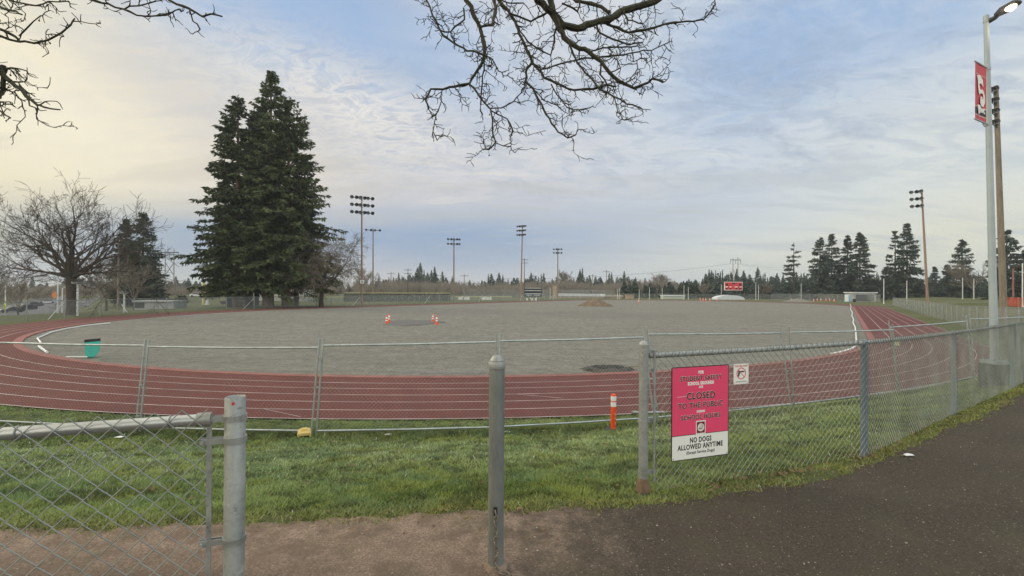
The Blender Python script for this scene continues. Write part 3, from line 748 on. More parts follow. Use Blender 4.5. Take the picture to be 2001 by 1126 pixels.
# slide along the fence so that it stands where the photo shows it
best = min(np.linspace(.5, 1.6, 400), key=lambda q: abs((FP[0][0]+d1[0]*q)/(FP[0][1]+d1[1]*q)-(1440.5-1000.5)/F)); bxy = np.array(FP[0])+d1*best; dp = bxy[1]
zt2, zb2 = P(1440, 709.5, dp).z, P(1440, 748, dp).z
t = thing('warning_sign', 'small white sign with a red crossed out circle beside the big pink sign', 'sign', (bxy[0]+n1_[0]*.05, bxy[1]+n1_[1]*.05, (zt2+zb2)/2), ang1)
h2 = (zt2-zb2)/2; w2 = .083
flat('sign_panel', -w2, w2, -h2, h2, 0, .003, SIGNW, t, .006)
SRED = simple('sign_red', (.62, .05, .06), .45, 0, .05, 3)
lettering('GUN FREE ZONE', .020, SRED, t, 0, h2-.02, -.0022, .0003, width=.135)
mb = MB(); ring_poly(mb, (0, .004), .045, .052, -.0032, -.0018); mb.box((0, -.0026, .004), (.005, .001, .092), ry=R(-45)); mb.build('prohibition_ring', SRED, t)
mb = MB(); mb.prism([(-.036, .014), (.034, .014), (.036, .024), (.03, .026), (-.036, .026)], -.0004, .0004, org=(0, -.0021, 0)); mb.prism([(-.034, .0135), (-.014, .0135), (-.024, -.022), (-.038, -.022)], -.0004, .0004, org=(0, -.0021, 0)); mb.build('pistol_symbol', INK, t)
flat('caption_bar', -.062, .062, -h2+.014, -h2+.026, -.0022, .0008, simple('sign_grey', (.45, .44, .43), .5, 0, .1, 5), t)
for sx in (-1, 1):
    for sz in (-1, 1):
        MB().segs([(sx*(w2-.01), -.001, sz*(h2-.01))], [(sx*(w2-.01), -.004, sz*(h2-.01))], .004, n=8, caps=True).build('bolt', GALV, t)

# ------------------------------------------------------------------ temporary fence panels
J = [(-300, 11.4), (0-20, 10.15), (271, 9.5), (615, 9.07), (974, 9.6), (1284, 10.35), (1550, 11.9), (1757, 13.0), (1905, 14.3), (2030, 16.2)]
JX = []
for px, dep in J:
    b = base(px, dep); JX.append(np.array((b.x, b.y, b.z)))
pos = ['leftmost temporary mesh fence panel cut by the photo edge', 'temporary mesh fence panel in front of the green bin', 'temporary mesh fence panel between the yellow foot and the left joint', 'temporary mesh fence panel between the yellow foot and the bollard',
       'temporary mesh fence panel behind the orange post right of the bollard', 'temporary mesh fence panel behind the pink sign', 'temporary mesh fence panel beyond the small white sign', 'temporary mesh fence panel left of the lamp post', 'temporary mesh fence panel behind the lamp post footing']
labs = {1: 'leftmost temporary mesh fence panel cut off by the photo edge', 2: 'temporary mesh fence panel in front of the green bin', 3: 'temporary mesh fence panel left of the bollard, ending at the yellow foot',
        4: 'temporary mesh fence panel with the orange marker post in front of it', 5: 'temporary mesh fence panel directly behind the pink sign', 6: 'temporary mesh fence panel carrying a small yellow tag', 7: 'temporary mesh fence panel just left of the lamp post', 8: 'rightmost temporary mesh fence panel behind the lamp post footing'}
tops = {1: (670, 676), 2: (678, 680), 3: (675, 668), 4: (668, 660), 5: (654, 651), 6: (649, 644), 7: (640, 628), 8: (624, 619)}
labs[2], labs[3], labs[4], labs[5], labs[6], labs[7], labs[8] = ('temporary mesh fence panel seen just right of the green bin', 'temporary mesh fence panel between the yellow foot and the bollard', labs[4], labs[5], labs[6], labs[7], labs[8])
labs[1] = 'leftmost temporary mesh fence panel with the green bin seen through it'
for k in range(1, 9):
    A_, B_ = JX[k].copy(), JX[k+1].copy(); d_ = (B_-A_)[:2]; Ld = np.linalg.norm(d_); d_ /= Ld
    A_[:2] += d_*.05; B_[:2] -= d_*.05
    t = thing('temporary_fence', labs[k], 'fence', (A_[0], A_[1], A_[2]), 0, 'temporary fence panels along the track')
    r = np.random.default_rng(k); lean = np.array((-d_[1], d_[0]))*(.03+.08*r.random())*(1 if k % 3 else -1)
    lx = [0, .05, .13, .12, 0, -.2, -.24, -.3, -.2, -.1]
    b3 = np.array((B_[0]-A_[0], B_[1]-A_[1], B_[2]-A_[2]))
    def pt(s, z, side): # s along, z height
        return np.array((b3[0]*s, b3[1]*s, b3[2]*s+z))+np.r_[lean*z/1.8, 0]+np.r_[d_*((lx[k] if s < .5 else lx[k+1])*z/1.8), 0]
    zt0 = P(J[k][0], tops[k][0], JX[k][1]).z-JX[k][2]; zt1 = P(J[k+1][0], tops[k][1], JX[k+1][1]).z-JX[k+1][2]
    zlo = .10; rp = .0195
    for s, zt in ((0, zt0), (1, zt1)):
        MB().tube([pt(s, -.02, 0), pt(s, zt+.13+.06*r.random(), 0)], rp, 10).build('upright', TPIPE, t, True)
    mb = MB(); mb.tube([pt(0, zt0, 0), pt(.5, (zt0+zt1)/2-.012, 0), pt(1, zt1, 0)], rp, 10); mb.build('top_rail', TPIPE, t, True)
    mb = MB(); mb.tube([pt(0, zlo, 0), pt(.5, zlo-.01, 0), pt(1, zlo, 0)], rp, 10); mb.build('bottom_rail', TPIPE, t, True)
    mb = MB(); a_ = pt(0, 0, 0); chainlink(mb, a_[:2], pt(1, 0, 0)[:2], zlo, (zt0+zt1)/2-zlo, .082, .0017, 3, 1, zslope=b3[2])
    # lean the mesh with its frame
    Vm = mb.V[0]; zrel = Vm[:, 2]; Vm[:, :2] += lean[None]*(zrel/1.8)[:, None]
    f_ = np.clip((Vm[:, :2]@d_)/Ld, 0, 1); Vm[:, :2] += d_[None]*((lx[k]*(1-f_)+lx[k+1]*f_)*zrel/1.8)[:, None]
    mb.build('chain_link', WIRE, t, True)
    for zc in (.32, .95, 1.55):
        p_ = pt(1, zc, 0); MB().box(p_+np.r_[d_*.03, 0], (.10, .05, .03), rz=math.atan2(d_[1], d_[0])).build('clamp', GALV, t)
    if k == 6:
        p_ = pt(.97, 1.48, 0); MB().box((p_[0]+.15, p_[1]-.03, p_[2]), (.20, .004, .17), rz=.3, ry=.12).build('tag', simple('tag_plastic', (.62, .60, .38), .6, 0, .1, 9), t)
# yellow foot
fb = base(597, 8.65)
t = thing('fence_foot', 'yellow plastic fence foot lying in the grass at the panel joint', 'fence foot', (fb.x, fb.y, fb.z), .42)
prof = [(-.12, 0), (-.12, .07), (-.095, .105), (.095, .105), (.12, .07), (.12, 0), (.085, 0), (.085, .06), (-.085, .06), (-.085, 0)]
mb = MB(); mb.prism(prof, -.01, .34); mb.build('tray', YELLOW, t)
mb = MB(); mb.box((0, .2, .122), (.10, .12, .035)); mb.build('socket', YELLOW, t)
# orange marker post
ob = base(1200, 9.15); ztop_ = P(1198, 770, 9.15).z
t = thing('marker_post', 'orange marker post with two white bands standing in the grass', 'marker post', (ob.x, ob.y, ob.z), .1)
hm = ztop_-ob.z
mb = MB(); mb.lathe([(.052, -.03), (.052, hm*.2), (.05, hm-.05), (.046, hm-.01), (.03, hm), (.003, hm+.002)], n=20); o = mb.build('post', ORANGE, t, True)
for q in (.72, .90-.02):
    MB().lathe([(.0525, hm*q-.045), (.054, hm*q-.044), (.054, hm*q+.044), (.0525, hm*q+.045)], n=20).build('reflective_band', WREFL, t, True)
for q in (.2, .34, .46): MB().box((.016, -.053, hm*q), (.018, .004, .045), ry=.2).build('faded_mark', simple('faded_mark', (.72, .35, .22), .6, 0, .2, 30), t)
MB().lathe([(.17, -.03), (.16, .012), (.07, .03), (.05, .03)], n=20).build('base', BLACK, t, True)
# grey stub pipe poking out behind the fence terminal post
sb = P(1240, 806, 9.0)
t = thing('pipe_stub', 'short grey pipe end poking out left of the right fence post', 'pipe', (sb.x, sb.y, sb.z))
MB().tube([(-.05, 0, 0), (.25, .05, -.02), (.6, .1, -.02)], .028, 10).build('pipe', GALV, t, True); MB().lathe([(.034, -.01), (.034, .04)], n=12).build('collar', GALV, t, True).rotation_euler = (0, R(90), 0)
# litter: paper scraps
for px, py, dep, lab in ((232, 856, None, 'white paper scrap on the grass behind the left fence'), (1776, 892, None, 'white paper scrap on the asphalt by the right fence'), (990, 846, None, 'small white scrap on the grass beside the bollard'), (758, 851, None, 'pale scrap on the grass beside the fence foot')):
    # meet the ground
    lo, hi = 2., 14.
    for _ in range(40):
        md = (lo+hi)/2; p = P(px, py, md)
        if p.z > h1(p.x, p.y)+.012: lo = md
        else: hi = md
    p = P(px, py, lo); t_ = .045 if py > 880 else .07
    mb = MB(); q = np.array([(-1, -.45, .0), (-.2, -.6, .16), (.9, -.35, .05), (1.05, .3, .1), (.1, .55, .22), (-.9, .4, .06)])*t_
    mb.add(np.concatenate([q, q+(0, 0, .004)]), [(k, (k+1) % 6, (k+1) % 6+6, k+6) for k in range(6)], [(0, 2, 1), (0, 3, 2), (0, 4, 3), (0, 5, 4), (6, 7, 8), (6, 8, 9), (6, 9, 10), (6, 10, 11)])
    tag(mb.build('paper_scrap', WREFL, loc=(p.x, p.y, h1(p.x, p.y)+.022)), lab, 'litter')

# ------------------------------------------------------------------ on the field
bp = on_field(180, 697)
t = thing('trash_bin', 'teal green plastic bin with a dark rim standing inside the track bend', 'bin', bp, .74)
t.scale = (.68, .7, 1)
bh = .83; mb = MB()
V = []; 
for z, hx0, hx1, hy in ((0, -.36, .14, .24), (.30, -.37, .39, .28), (.40, -.38, .41, .29), (bh-.09, -.40, .43, .31)):
    V += [(hx0, -hy, z), (hx1, -hy, z), (hx1, hy, z), (hx0, hy, z)]
mb.add(V, [(k*4+i, k*4+(i+1) % 4, k*4+4+(i+1) % 4, k*4+4+i) for k in range(3) for i in range(4)]+[(3, 2, 1, 0)])
mb.build('body', TEAL, t)
mb = MB()
for s, (w_, l_) in (((0, -.315), (.86, .03)), ((0, .315), (.86, .03))): mb.box((.01, s[1], bh-.045), (w_, l_, .09), ry=-.035)
for s in (-.405, .425): mb.box((s, 0, bh-.045+(.015 if s > 0 else -.015)), (.03, .60, .09))
mb.build('rim', BLACK, t)
MB().box((.01, 0, bh-.14), (.76, .56, .02)).build('rubbish_bag', BLACK, t)
mb = MB(); mb.tube([(-.9, -.35, .03), (-.5, -.42, .05), (.1, -.36, .04)], .03, 6); tag(mb.build('white_hose', WREFL, smooth=True, loc=bp), 'short white hose lying on gravel below the teal bin', 'hose')

def cone(label, loc, rz=0, scale=1):
    t = thing('traffic_cone', label, 'traffic cone', loc, rz, 'orange cones on the gravel field')
    MB().box((0, 0, .02), (.38, .38, .045), taper=.94).build('base', ORANGE, t)
    MB().lathe([(.14, .04), (.12, .12), (.06, .78), (.045, .84), (.03, .86), (.003, .86)], n=16).build('cone_body', ORANGE, t, True)
    MB().lathe([(.092, .50), (.074, .68)], n=16).build('reflective_band', WREFL, t, True); MB().lathe([(.113, .30), (.104, .39)], n=16).build('reflective_band', WREFL, t, True)
    t.scale = (scale,)*3; return t
cone('orange traffic cone at the left end of the dark patch, the nearer of two', on_field(755.5, 633.5), .2)
c0_ = bpy.context.scene.objects['traffic_cone']
for px, py, lab in ((760.5, 630, 'orange traffic cone at the left end of the dark patch, the farther of two'), (846, 629.5, 'orange traffic cone at the right end of the dark patch, the farther of two'), (853.5, 634, 'orange traffic cone at the right end of the dark patch, the nearer of two')):
    dup(c0_, on_field(px, py), random.random(), lab)
FARC = [(1248, 592.5), (1368, 584.6), (1374, 584.2), (1379, 585), (1387, 584.6), (1402, 584.8), (1590, 589), (1597, 588.5), (1604, 590), (1614, 588.6), (1621, 590.2), (1630, 588.4), (1546, 589)]
for px, py in FARC:
    d = 150+random.random()*14 if px > 1300 else None
    if d is None: loc = on_field(px, py)
    else: p = P(px, 585, d); loc = Vector((p.x, p.y, h1(p.x, p.y)))
    dup(c0_, loc, random.random(), 'small orange cone standing alone right of the big dirt mound' if px < 1300 else 'small far orange cone in the scattered row at the far end of the field', 1.25)

def mound(name, label, cat, px, py, wid, hgt, mat, seed, depth_y=.75):
    c = on_field(px, py); r = np.random.default_rng(seed); mb = MB(); N, M = 48, 18; V = []
    ph = r.random(6)*6.28
    for k in range(M+1):
        q = k/M
        for i in range(N):
            a = i/N*2*math.pi; rr = wid/2*q*(1+.10*math.sin(2*a+ph[0])+.06*math.sin(5*a+ph[1])+.04*math.sin(9*a+ph[2]))
            z = hgt*max(0, 1-q**1.12)*(1+.1*math.sin(3*a+ph[3])*q)+.05*math.sin(a*7+q*9+ph[4])*q*(1-q)*4*hgt*.3-.04*(q > .98)
            V.append((rr*math.cos(a), rr*math.sin(a)*depth_y, z))
    mb.add(V, [(k*N+i, (k+1)*N+i, (k+1)*N+(i+1) % N, k*N+(i+1) % N) for k in range(M) for i in range(N)])
    return tag(mb.build(name, mat, smooth=True, loc=(c.x, c.y+wid*.3, ZT-.02)), label, cat)
DIRT = simple('dirt', (.145, .105, .068), .95, 0, .3, 1.4, .8, None, (.22, .165, .11))
mound('dirt_mound', 'brown dirt mound standing on the grey gravel field', 'mound', 1167, 599, 8.4, 1.65, DIRT, 4)
mound('gravel_mound', 'low long grey gravel mound near the far right end of field', 'mound', 1572, 590.5, 11, 1.2, GRAV, 9, .5)
# drain pit with a board near the inner kerb
dp_ = on_field(1190, 724)
t = thing('drain_basin', 'black open drain basin in the gravel beside the inner kerb', 'drain', (dp_.x, dp_.y+.2, ZT), .08)
N = 44; an = np.linspace(0, 2*math.pi, N, endpoint=False); rg = np.random.default_rng(6)
j1, j2 = 1+rg.normal(0, .07, N)+.1*np.sin(an*3), 1+rg.normal(0, .05, N)+.08*np.sin(an*2+1)
def ringv(rx, ry, z, j): return np.stack([rx*np.cos(an)*j, ry*np.sin(an)*j, np.full(N, z)+rg.normal(0, .012, N)*(z > .05)], 1)
rings = [ringv(1.05, .85, -.03, j1), ringv(.80, .62, .10, j2), ringv(.66, .48, .12, j2), ringv(.60, .42, .02, j1)]
k = np.arange(N); mb = MB(); mb.add(np.concatenate(rings), np.concatenate([np.stack([q*N+k, q*N+(k+1) % N, (q+1)*N+(k+1) % N, (q+1)*N+k], 1) for q in range(3)]))
mb.build('gravel_rim', simple('wet_gravel', (.07, .066, .058), .9, 0, .5, 8, .8), t, True)
mb = MB(); mb.prism(np.stack([.64*np.cos(an)*j1, .46*np.sin(an)*j1], 1), -.01, .01, org=(0, 0, .035), ax=(1, 0, 0), az=(0, 1, 0)); mb.build('pit_floor', BLACK, t)
mb = MB(); mb.tube([(-.62, -.05, .10), (-.2, -.40, .13), (.3, -.36, .12), (.66, -.05, .11)], .05, 7); mb.build('liner_edge', BLACK, t, True)
tag(MB().box((0, 0, .10), (1.3, .12, .05), ry=-.05, rz=.1).build('board', WOODG, loc=(dp_.x+1.15, dp_.y+.35, ZT+.02)), 'thin grey board lying on the gravel beside the black drain', 'board')
# white drain edging lying along the inner kerb
def edging(name, label, pts, r=.05):
    q = [np.array((on_field(*p))) for p in pts]; q = [c+np.array((0, 0, r*.7)) for c in q]
    tag(MB().tube(q, r, 7).build(name, WREFL, smooth=True), label, 'edging')
edging('white_edging', 'crooked white edging strip lying along the right inner kerb', [(1661, 594), (1663, 600), (1662, 605), (1665.5, 611), (1664.5, 618), (1668, 625), (1667, 632), (1671, 640), (1672.5, 652), (1673.5, 668), (1674.5, 676), (1664, 683), (1640, 690), (1625, 692.5)], .055)
edging('white_edging', 'white edging strip lying along the left inner kerb above the bin', [(80, 671), (73, 662), (100, 650), (130, 643), (170, 636.5), (215, 632)], .045)
edging('white_edging', 'short white edging piece at the left inner kerb below the bend tip', [(76, 678), (82, 683), (92, 690)], .06)

# ------------------------------------------------------------------ lamp post with banner
LPZ = 9.0; lb = P(1943.5, 703, LPZ); gl = h1(lb.x, lb.y)
t = thing('street_lamp', 'tall pale grey lamp post with its lamp lit and a red banner', 'lamp post', (lb.x, lb.y, gl))
zb = lb.z-gl; lt = P(1927, 32, LPZ); top = np.array((lt.x-lb.x, 0, lt.z-gl))
mb = MB(); nseg = 12
mb.lathe([(.225, -.5), (.225, zb-.10), (.215, zb-.085), (.002, zb-.085)], n=28); mb.build('footing', DCONC, t, True)
mb = MB(); mb.box((0, 0, zb-.045), (.29, .29, .06)); 
mb.build('base_plate', GREYP, t)
mb = MB()
for sx in (-1, 1):
    for sy in (-1, 1): mb.segs([(sx*.115, sy*.115, zb-.02)], [(sx*.115, sy*.115, zb+.03)], .014, n=6, caps=True)
mb.build('anchor_bolts', GALV, t)
mb = MB(); ptsl = []; rad = []
for k in range(nseg+1):
    q = k/nseg; ptsl.append((top[0]*q, 0, zb+(top[2]-zb)*q)); rad.append(.066-.026*q)
mb.tube(ptsl, rad, 20); mb.build('pole', GREYP, t, True)
mb = MB(); mb.tube([(top[0], 0, top[2]-.12), (top[0], 0, top[2]+.01), (top[0], 0, top[2]+.02)], [.046, .046, .014], 16); mb.build('pole_cap', GREYP, t, True)
hd = P(1962, 21, LPZ-.25); hl = np.array((hd.x-lb.x, hd.y-lb.y, hd.z-gl))
mb = MB(); a_ = np.array((top[0]+.04, 0, top[2]-.10)); mb.tube([a_, a_*.55+hl*.45+(0, 0, -.02), hl*.75+a_*.25], [.05, .042, .035], 10); mb.build('arm', DARKST, t, True)
dh = hl-a_; angh = math.atan2(dh[1], dh[0]); el = math.atan2(dh[2], math.hypot(dh[0], dh[1]))
hm_ = MB(); hm_.add([(x*1.0, y, z) for x, y, z in [(-.17, -.06, -.02), (-.17, .06, -.02), (-.17, .05, .05), (-.17, -.05, .05), (.0, -.14, -.03), (.0, .14, -.03), (.0, .12, .07), (.0, -.12, .07), (.24, -.13, -.03), (.24, .13, -.03), (.24, .10, .045), (.24, -.10, .045), (.30, -.09, -.025), (.30, .09, -.025), (.30, .07, .02), (.30, -.07, .02)]],
            [(k*4+i, k*4+(i+1) % 4, k*4+4+(i+1) % 4, k*4+4+i) for k in range(3) for i in range(4)]+[(3, 2, 1, 0), (12, 13, 14, 15)])
ho = hm_.build('lamp_head', DARKST, t); ho.scale = (.78,)*3; ho.location = hl; ho.rotation_euler = (0, -el, angh)
em = bpy.data.materials.new('lamp_glow'); em.use_nodes = True; nt = em.node_tree; nt.nodes.clear()
e_ = nt.nodes.new('ShaderNodeEmission'); e_.inputs[0].default_value = (1, .78, .50, 1); e_.inputs[1].default_value = 9; oo = nt.nodes.new('ShaderNodeOutputMaterial'); nt.links.new(e_.outputs[0], oo.inputs[0])
mb = MB(); mb.lathe([(.002, -.115), (.05, -.105), (.09, -.07), (.105, -.03)], n=16); lo_ = mb.build('lamp_lens', em, ho, True); lo_.location = (.13, 0, 0)
# banner, hung on two arms
bz0, bz1 = P(1907, 238, LPZ-.1).z-gl, P(1905, 130, LPZ-.1).z-gl
def polex(z): return top[0]*(z-zb)/(top[2]-zb)
bdir = np.array((-.47, -.25)); bdir /= np.linalg.norm(bdir)
bn = thing('banner', 'red pennant banner with white emblem hanging from the lamp post', 'banner', (lb.x+polex(bz1), lb.y, gl), math.atan2(-bdir[1], -bdir[0]))
# local x runs from the outer edge (-) to the pole (0)
BW = .52; ix = -.07
BANR = simple('banner_red', (.55, .05, .065), .6, 0, .12, 3)
def bsheet(mb, x0, x1, z0, z1, y, n=8):
    V = []
    for k in range(n+1):
        x = x0+(x1-x0)*k/n
        for z in (z0, z1): V.append((x, y+.005*math.sin((x+BW)*9), z))
    V2 = [(a, b+.004, c) for a, b, c in V]; N = len(V)
    Q = [(2*k, 2*k+2, 2*k+3, 2*k+1) for k in range(n)]+[(N+2*k+1, N+2*k+3, N+2*k+2, N+2*k) for k in range(n)]
    Q += [(2*k, N+2*k, N+2*k+2, 2*k+2) for k in range(n)]+[(2*k+1, 2*k+3, N+2*k+3, N+2*k+1) for k in range(n)]+[(0, 1, N+1, N), (2*n, N+2*n, N+2*n+1, 2*n+1)]
    mb.add(V, Q)
mb = MB(); bsheet(mb, ix-BW, ix, bz0, bz1, 0); mb.build('cloth', BANR, bn)
hb_ = bz1-bz0
for nm, z0_, z1_, mt in (('dark_stripe', .10, .21, simple('banner_black', (.03, .025, .03), .6, 0, .2, 4)), ('pale_line', .225, .235, SIGNW), ('pale_line', .075, .085, SIGNW), ('faint_lettering_line', .80, .825, simple('banner_pink', (.62, .25, .24), .6, 0, .3, 40))):
    for yy in (-.004, .0045):
        mb = MB(); bsheet(mb, ix-BW+.012, ix-.012, bz0+hb_*z0_, bz0+hb_*z1_, yy); mb.build(nm, mt, bn)
em_poly = [(-.20, .17), (-.05, .19), (.06, .14), (.09, .05), (-.02, .08), (-.09, .06), (-.06, -.01), (.08, .0), (.16, -.07), (.17, -.17), (.10, -.24), (.0, -.24), (-.06, -.19), (-.03, -.11), (.04, -.10), (.06, -.14), (.09, -.12), (.08, -.06), (.0, -.055), (-.10, -.09), (-.15, -.0), (-.16, .09)]
leaf = [(-.18, -.26), (-.06, -.25), (.02, -.31), (.17, -.27), (.10, -.36), (-.04, -.36), (-.12, -.40)]
for yy in (-.0125, .0165):
    mb = MB(); ox = ix-BW/2; oz = bz0+hb_*.56
    mb.prism([(x, z*1.35) for x, z in em_poly], -.001, .001, org=(ox, yy, oz)); mb.prism([(x, z*1.25) for x, z in leaf], -.001, .001, org=(ox, yy, oz)); mb.build('emblem', SIGNW, bn)
    mb = MB()
    for k, (x, w) in enumerate(((-.12, .05), (-.04, .08), (.07, .06), (.15, .05))): mb.box((ox+x, yy, bz0+hb_*.155), (w, .002, .035))
    mb.build('small_lettering', SIGNW, bn)
mb = MB(); mb.tube([(.10, 0, bz1+.012), (ix-BW-.02, 0, bz1+.012)], .014, 8); mb.build('arm', GREYP, bn, True); mb = MB(); mb.tube([(.10, 0, bz0-.012), (ix-BW-.02, 0, bz0-.012)], .014, 8); mb.build('arm', GREYP, bn, True)
mb = MB(); mb.lathe([(.047, bz1-.03), (.052, bz1-.03), (.052, bz1+.03), (.047, bz1+.03)], n=16); mb.build('clamp', GREYP, bn); mb = MB(); mb.lathe([(.05, bz0-.04), (.056, bz0-.04), (.056, bz0+.02), (.05, bz0+.02)], n=16)
o = mb.build('clamp', GREYP, bn); o.location = (.02, 0, 0)
ld = bpy.data.lights.new('lamp_light', 'POINT'); ld.energy = 2.5; ld.color = (1, .8, .6); ld.shadow_soft_size = .1
lo = bpy.data.objects.new('lamp_light', ld); COL.objects.link(lo); lo.location = (lb.x+hl[0]+.06, lb.y+hl[1], gl+hl[2]-.25)

# ------------------------------------------------------------------ floodlight poles
def flood(label, px, depth, py_top, rows, nper, wid, face, mat=WOODP, r0=.24, r1=.13, name='floodlight_pole', lean_px=0, hs=1., plate=False, group='floodlight poles round the fields', one_side=False, rowgap=None):
    b = base(px, depth); tp = P(px+lean_px, py_top, depth)
    t = thing(name, label, 'floodlight', b, face, group)
    Hh = tp.z-b.z; lx_ = (tp.x-b.x); ca, sa = math.cos(-face), math.sin(-face); L = np.array((lx_*ca, lx_*sa))
    MB().tube([(0, 0, -.3), (L[0]*.5, L[1]*.5, Hh*.5), (L[0], L[1], Hh)], [r0, (r0+r1)/2, r1], 12).build('pole', mat, t, True)
    gap = rowgap or 1.35*hs
    for k in range(rows):
        z = Hh-.45-gap*k; c = L*(z/Hh)
        xa, xb = (-wid/2, wid/2) if not one_side else (-wid, .1)
        MB().box((c[0]+(xa+xb)/2, c[1]-r1, z), (abs(xb-xa), .12, .12)).build('crossarm', DARKST, t)
        MB().segs([(c[0], c[1]-r1, z-.55), (c[0], c[1]-r1, z-.55)], [(c[0]+xb*.55, c[1]-r1, z), (c[0]+xa*.55, c[1]-r1, z)], .03, n=5).build('brace', DARKST, t)
        for i in range(nper):
            x = xa+(xb-xa)*(i+.06)/(nper-.88) if nper > 1 else 0
            mb = MB(); mb.lathe([(.10, -.2), (.17, -.14), (.20, .05), (.33, .30), (.345, .36), (.33, .36), (.2, .2), (.002, .18)], n=12)
            mb.lathe([(.03, -.45), (.03, -.18)], n=6)
            o = mb.build('lamp_head', DARKST if i % 2 else GREYHEAD, t, True); o.scale = (hs,)*3
            o.location = (c[0]+x, c[1]-r1-.25, z+.1); o.rotation_euler = (R(118), 0, R((-14, 10, -6, 16)[i % 4]))
    if plate:
        z = P(px, 551, depth).z-b.z; q = MB().box((0, -r0-.02, z), (.75, .03, .75)).build('number_plate', SIGNW, t)
        lettering('5', .6, INK, t, 0, z, -r0-.04, .03)
    return t
GREYHEAD = simple('lamp_shade_grey', (.20, .21, .22), .4, .5, .2, 3)
flood('reddish wooden floodlight pole with three lamp rows right of the fir trees', 707, 98, 383, 3, 6, 4.2, .5, plate=True, hs=1.15)
flood('slim grey floodlight pole with one lamp row behind the reddish pole', 729, 128, 447, 1, 4, 3.6, .3, WOODG, .22, .13)
flood('grey floodlight pole with two lamp rows above the ballfield fence', 887, 134, 465, 2, 5, 3.4, .2, WOODG, .24, .14, hs=1.0, lean_px=0)
flood('tall brown floodlight pole with three lamp rows beside the dark scoreboard', 1018, 160, 440, 3, 5, 3.2, -.5, WOODP, .30, .17, hs=1.1, lean_px=3)
flood('slim floodlight pole with two lamp rows right of the dark scoreboard', 1090, 172, 485, 2, 4, 2.8, -.2, WOODG, .26, .15)
flood('leaning brown floodlight pole with lamps on its left side beyond the right fence', 1813, 100, 370, 3, 3, 1.6, -.9, WOODP, .26, .16, lean_px=-12, hs=1.15, one_side=True)
flood('tall thick wooden pole right behind the lamp post with lamps behind the banner', 1962, 46.6, 168, 4, 3, .7, -.9, WOODG, .30, .19, lean_px=-16, hs=.75, one_side=True, rowgap=1.1)
flood('grey floodlight pole rising behind the bare oak on the left', 231, 95, 470, 2, 2, 1.6, .8, WOODG, .22, .13, hs=1.0, lean_px=1)

# ------------------------------------------------------------------ scoreboards
sb = base(1433, 182)
t = thing('scoreboard', 'red scoreboard with white border on two posts at the far end', 'scoreboard', sb, .08)
z0, z1 = P(1433, 567.5, 182).z-sb.z, P(1433, 551, 182).z-sb.z; W = 37*182/F/2
for x in (-W*.35, W*.38): MB().box((x, .15, (z0-.3)/2), (.3, .3, z0+.5)).build('post', DARKST, t)
MB().box((0, 0, (z0+z1)/2), (2*W, .25, z1-z0)).build('cabinet', SIGNW, t)
MB().box((0, -.15, (z0+z1)/2), (2*W-.35, .06, z1-z0-.35)).build('red_face', REDP, t)
hz = z1-z0
for x, z, w, h in ((0, .80, .34, .2), (-.74, .66, .26, .26), (.74, .66, .26, .26), (-.74, .2, .22, .18), (-.33, .2, .2, .18), (.33, .2, .2, .18), (.74, .2, .22, .18)):
    MB().box((x*W, -.19, z0+hz*z), (w*W, .02, hz*h)).build('digit_window', BLACK, t)
for x, w in ((-.78, .26), (-.34, .22), (.28, .34), (.78, .24)): MB().box((x*W, -.19, z0+hz*.40), (w*W, .02, hz*.1)).build('name_strip', SIGNW, t)
sb = base(1041.5, 163)
t = thing('scoreboard', 'dark blue scoreboard with white bars beside the tall brown pole', 'scoreboard', sb, -.05)
z1 = P(1041, 561.5, 163).z-sb.z; W = 17.5*163/F; NAVY = simple('navy_panel', (.022, .028, .05), .5, 0, .1, 2)
for x in (-W*.3, W*.4): MB().box((x, .2, z1*.5-.1), (.25, .25, z1+.2)).build('post', SIGNW, t)
MB().box((0, 0, z1*.6), (2*W, .2, z1*.78)).build('cabinet', NAVY, t)
for z in (.93, .72, .46): MB().box((0, -.12, z1*z), (2*W*.92, .04, .16)).build('white_bar', SIGNW, t)
for x in (-.6, -.15, .3, .7): MB().box((x*W, -.125, z1*.80), (.35*W, .04, z1*.10)).build('digit_window', BLACK, t)
for x in (-.45, .45): MB().box((x*W, -.125, z1*.33), (.6*W, .04, z1*.08)).build('name_strip', simple('grey_strip', (.4, .42, .45), .5, 0, .1, 2), t)

# ------------------------------------------------------------------ utility poles and pylons
def upole(label, px, depth, py_top, arms=1, mat=WOODG, r=.17, group='utility poles on the horizon'):
    b = base(px, depth); tp = P(px, py_top, depth); Hh = tp.z-b.z
    t = thing('utility_pole', label, 'utility pole', b, .15, group)
    MB().tube([(0, 0, -.5), (0, 0, Hh)], [r*1.2, r*.8], 8).build('pole', mat, t, True)
    for k in range(arms):
        z = Hh-.7-1.5*k; MB().box((0, -.15, z), (3.4, .16, .18)).build('crossarm', mat, t)
        mb = MB()
        for x in (-1.5, -.6, .6, 1.5): mb.lathe([(.06, z+.1), (.09, z+.2), (.05, z+.32)], c=(x, -.15, 0), n=6)
        mb.build('insulators', GREYP, t)
for a_ in (('grey utility pole left of the two dark ones over the ballfield', 764, 200, 532, 1), ('dark double armed utility pole above the ballfield fence', 797, 205, 525, 2, DARKST), ('grey utility pole just left of the two row floodlight', 863, 205, 536, 1), ('utility pole just right of the two row floodlight', 907, 200, 536, 1),
           ('dark thin utility pole behind the tall brown floodlight pole', 1024.5, 215, 505, 2, DARKST), ('short utility pole among treetops between two floodlight poles', 1043, 240, 537, 1), ('utility pole above the pale low building', 1158, 215, 536, 1), ('taller utility pole right of the low pale building', 1185, 215, 528, 1)): upole(*a_)
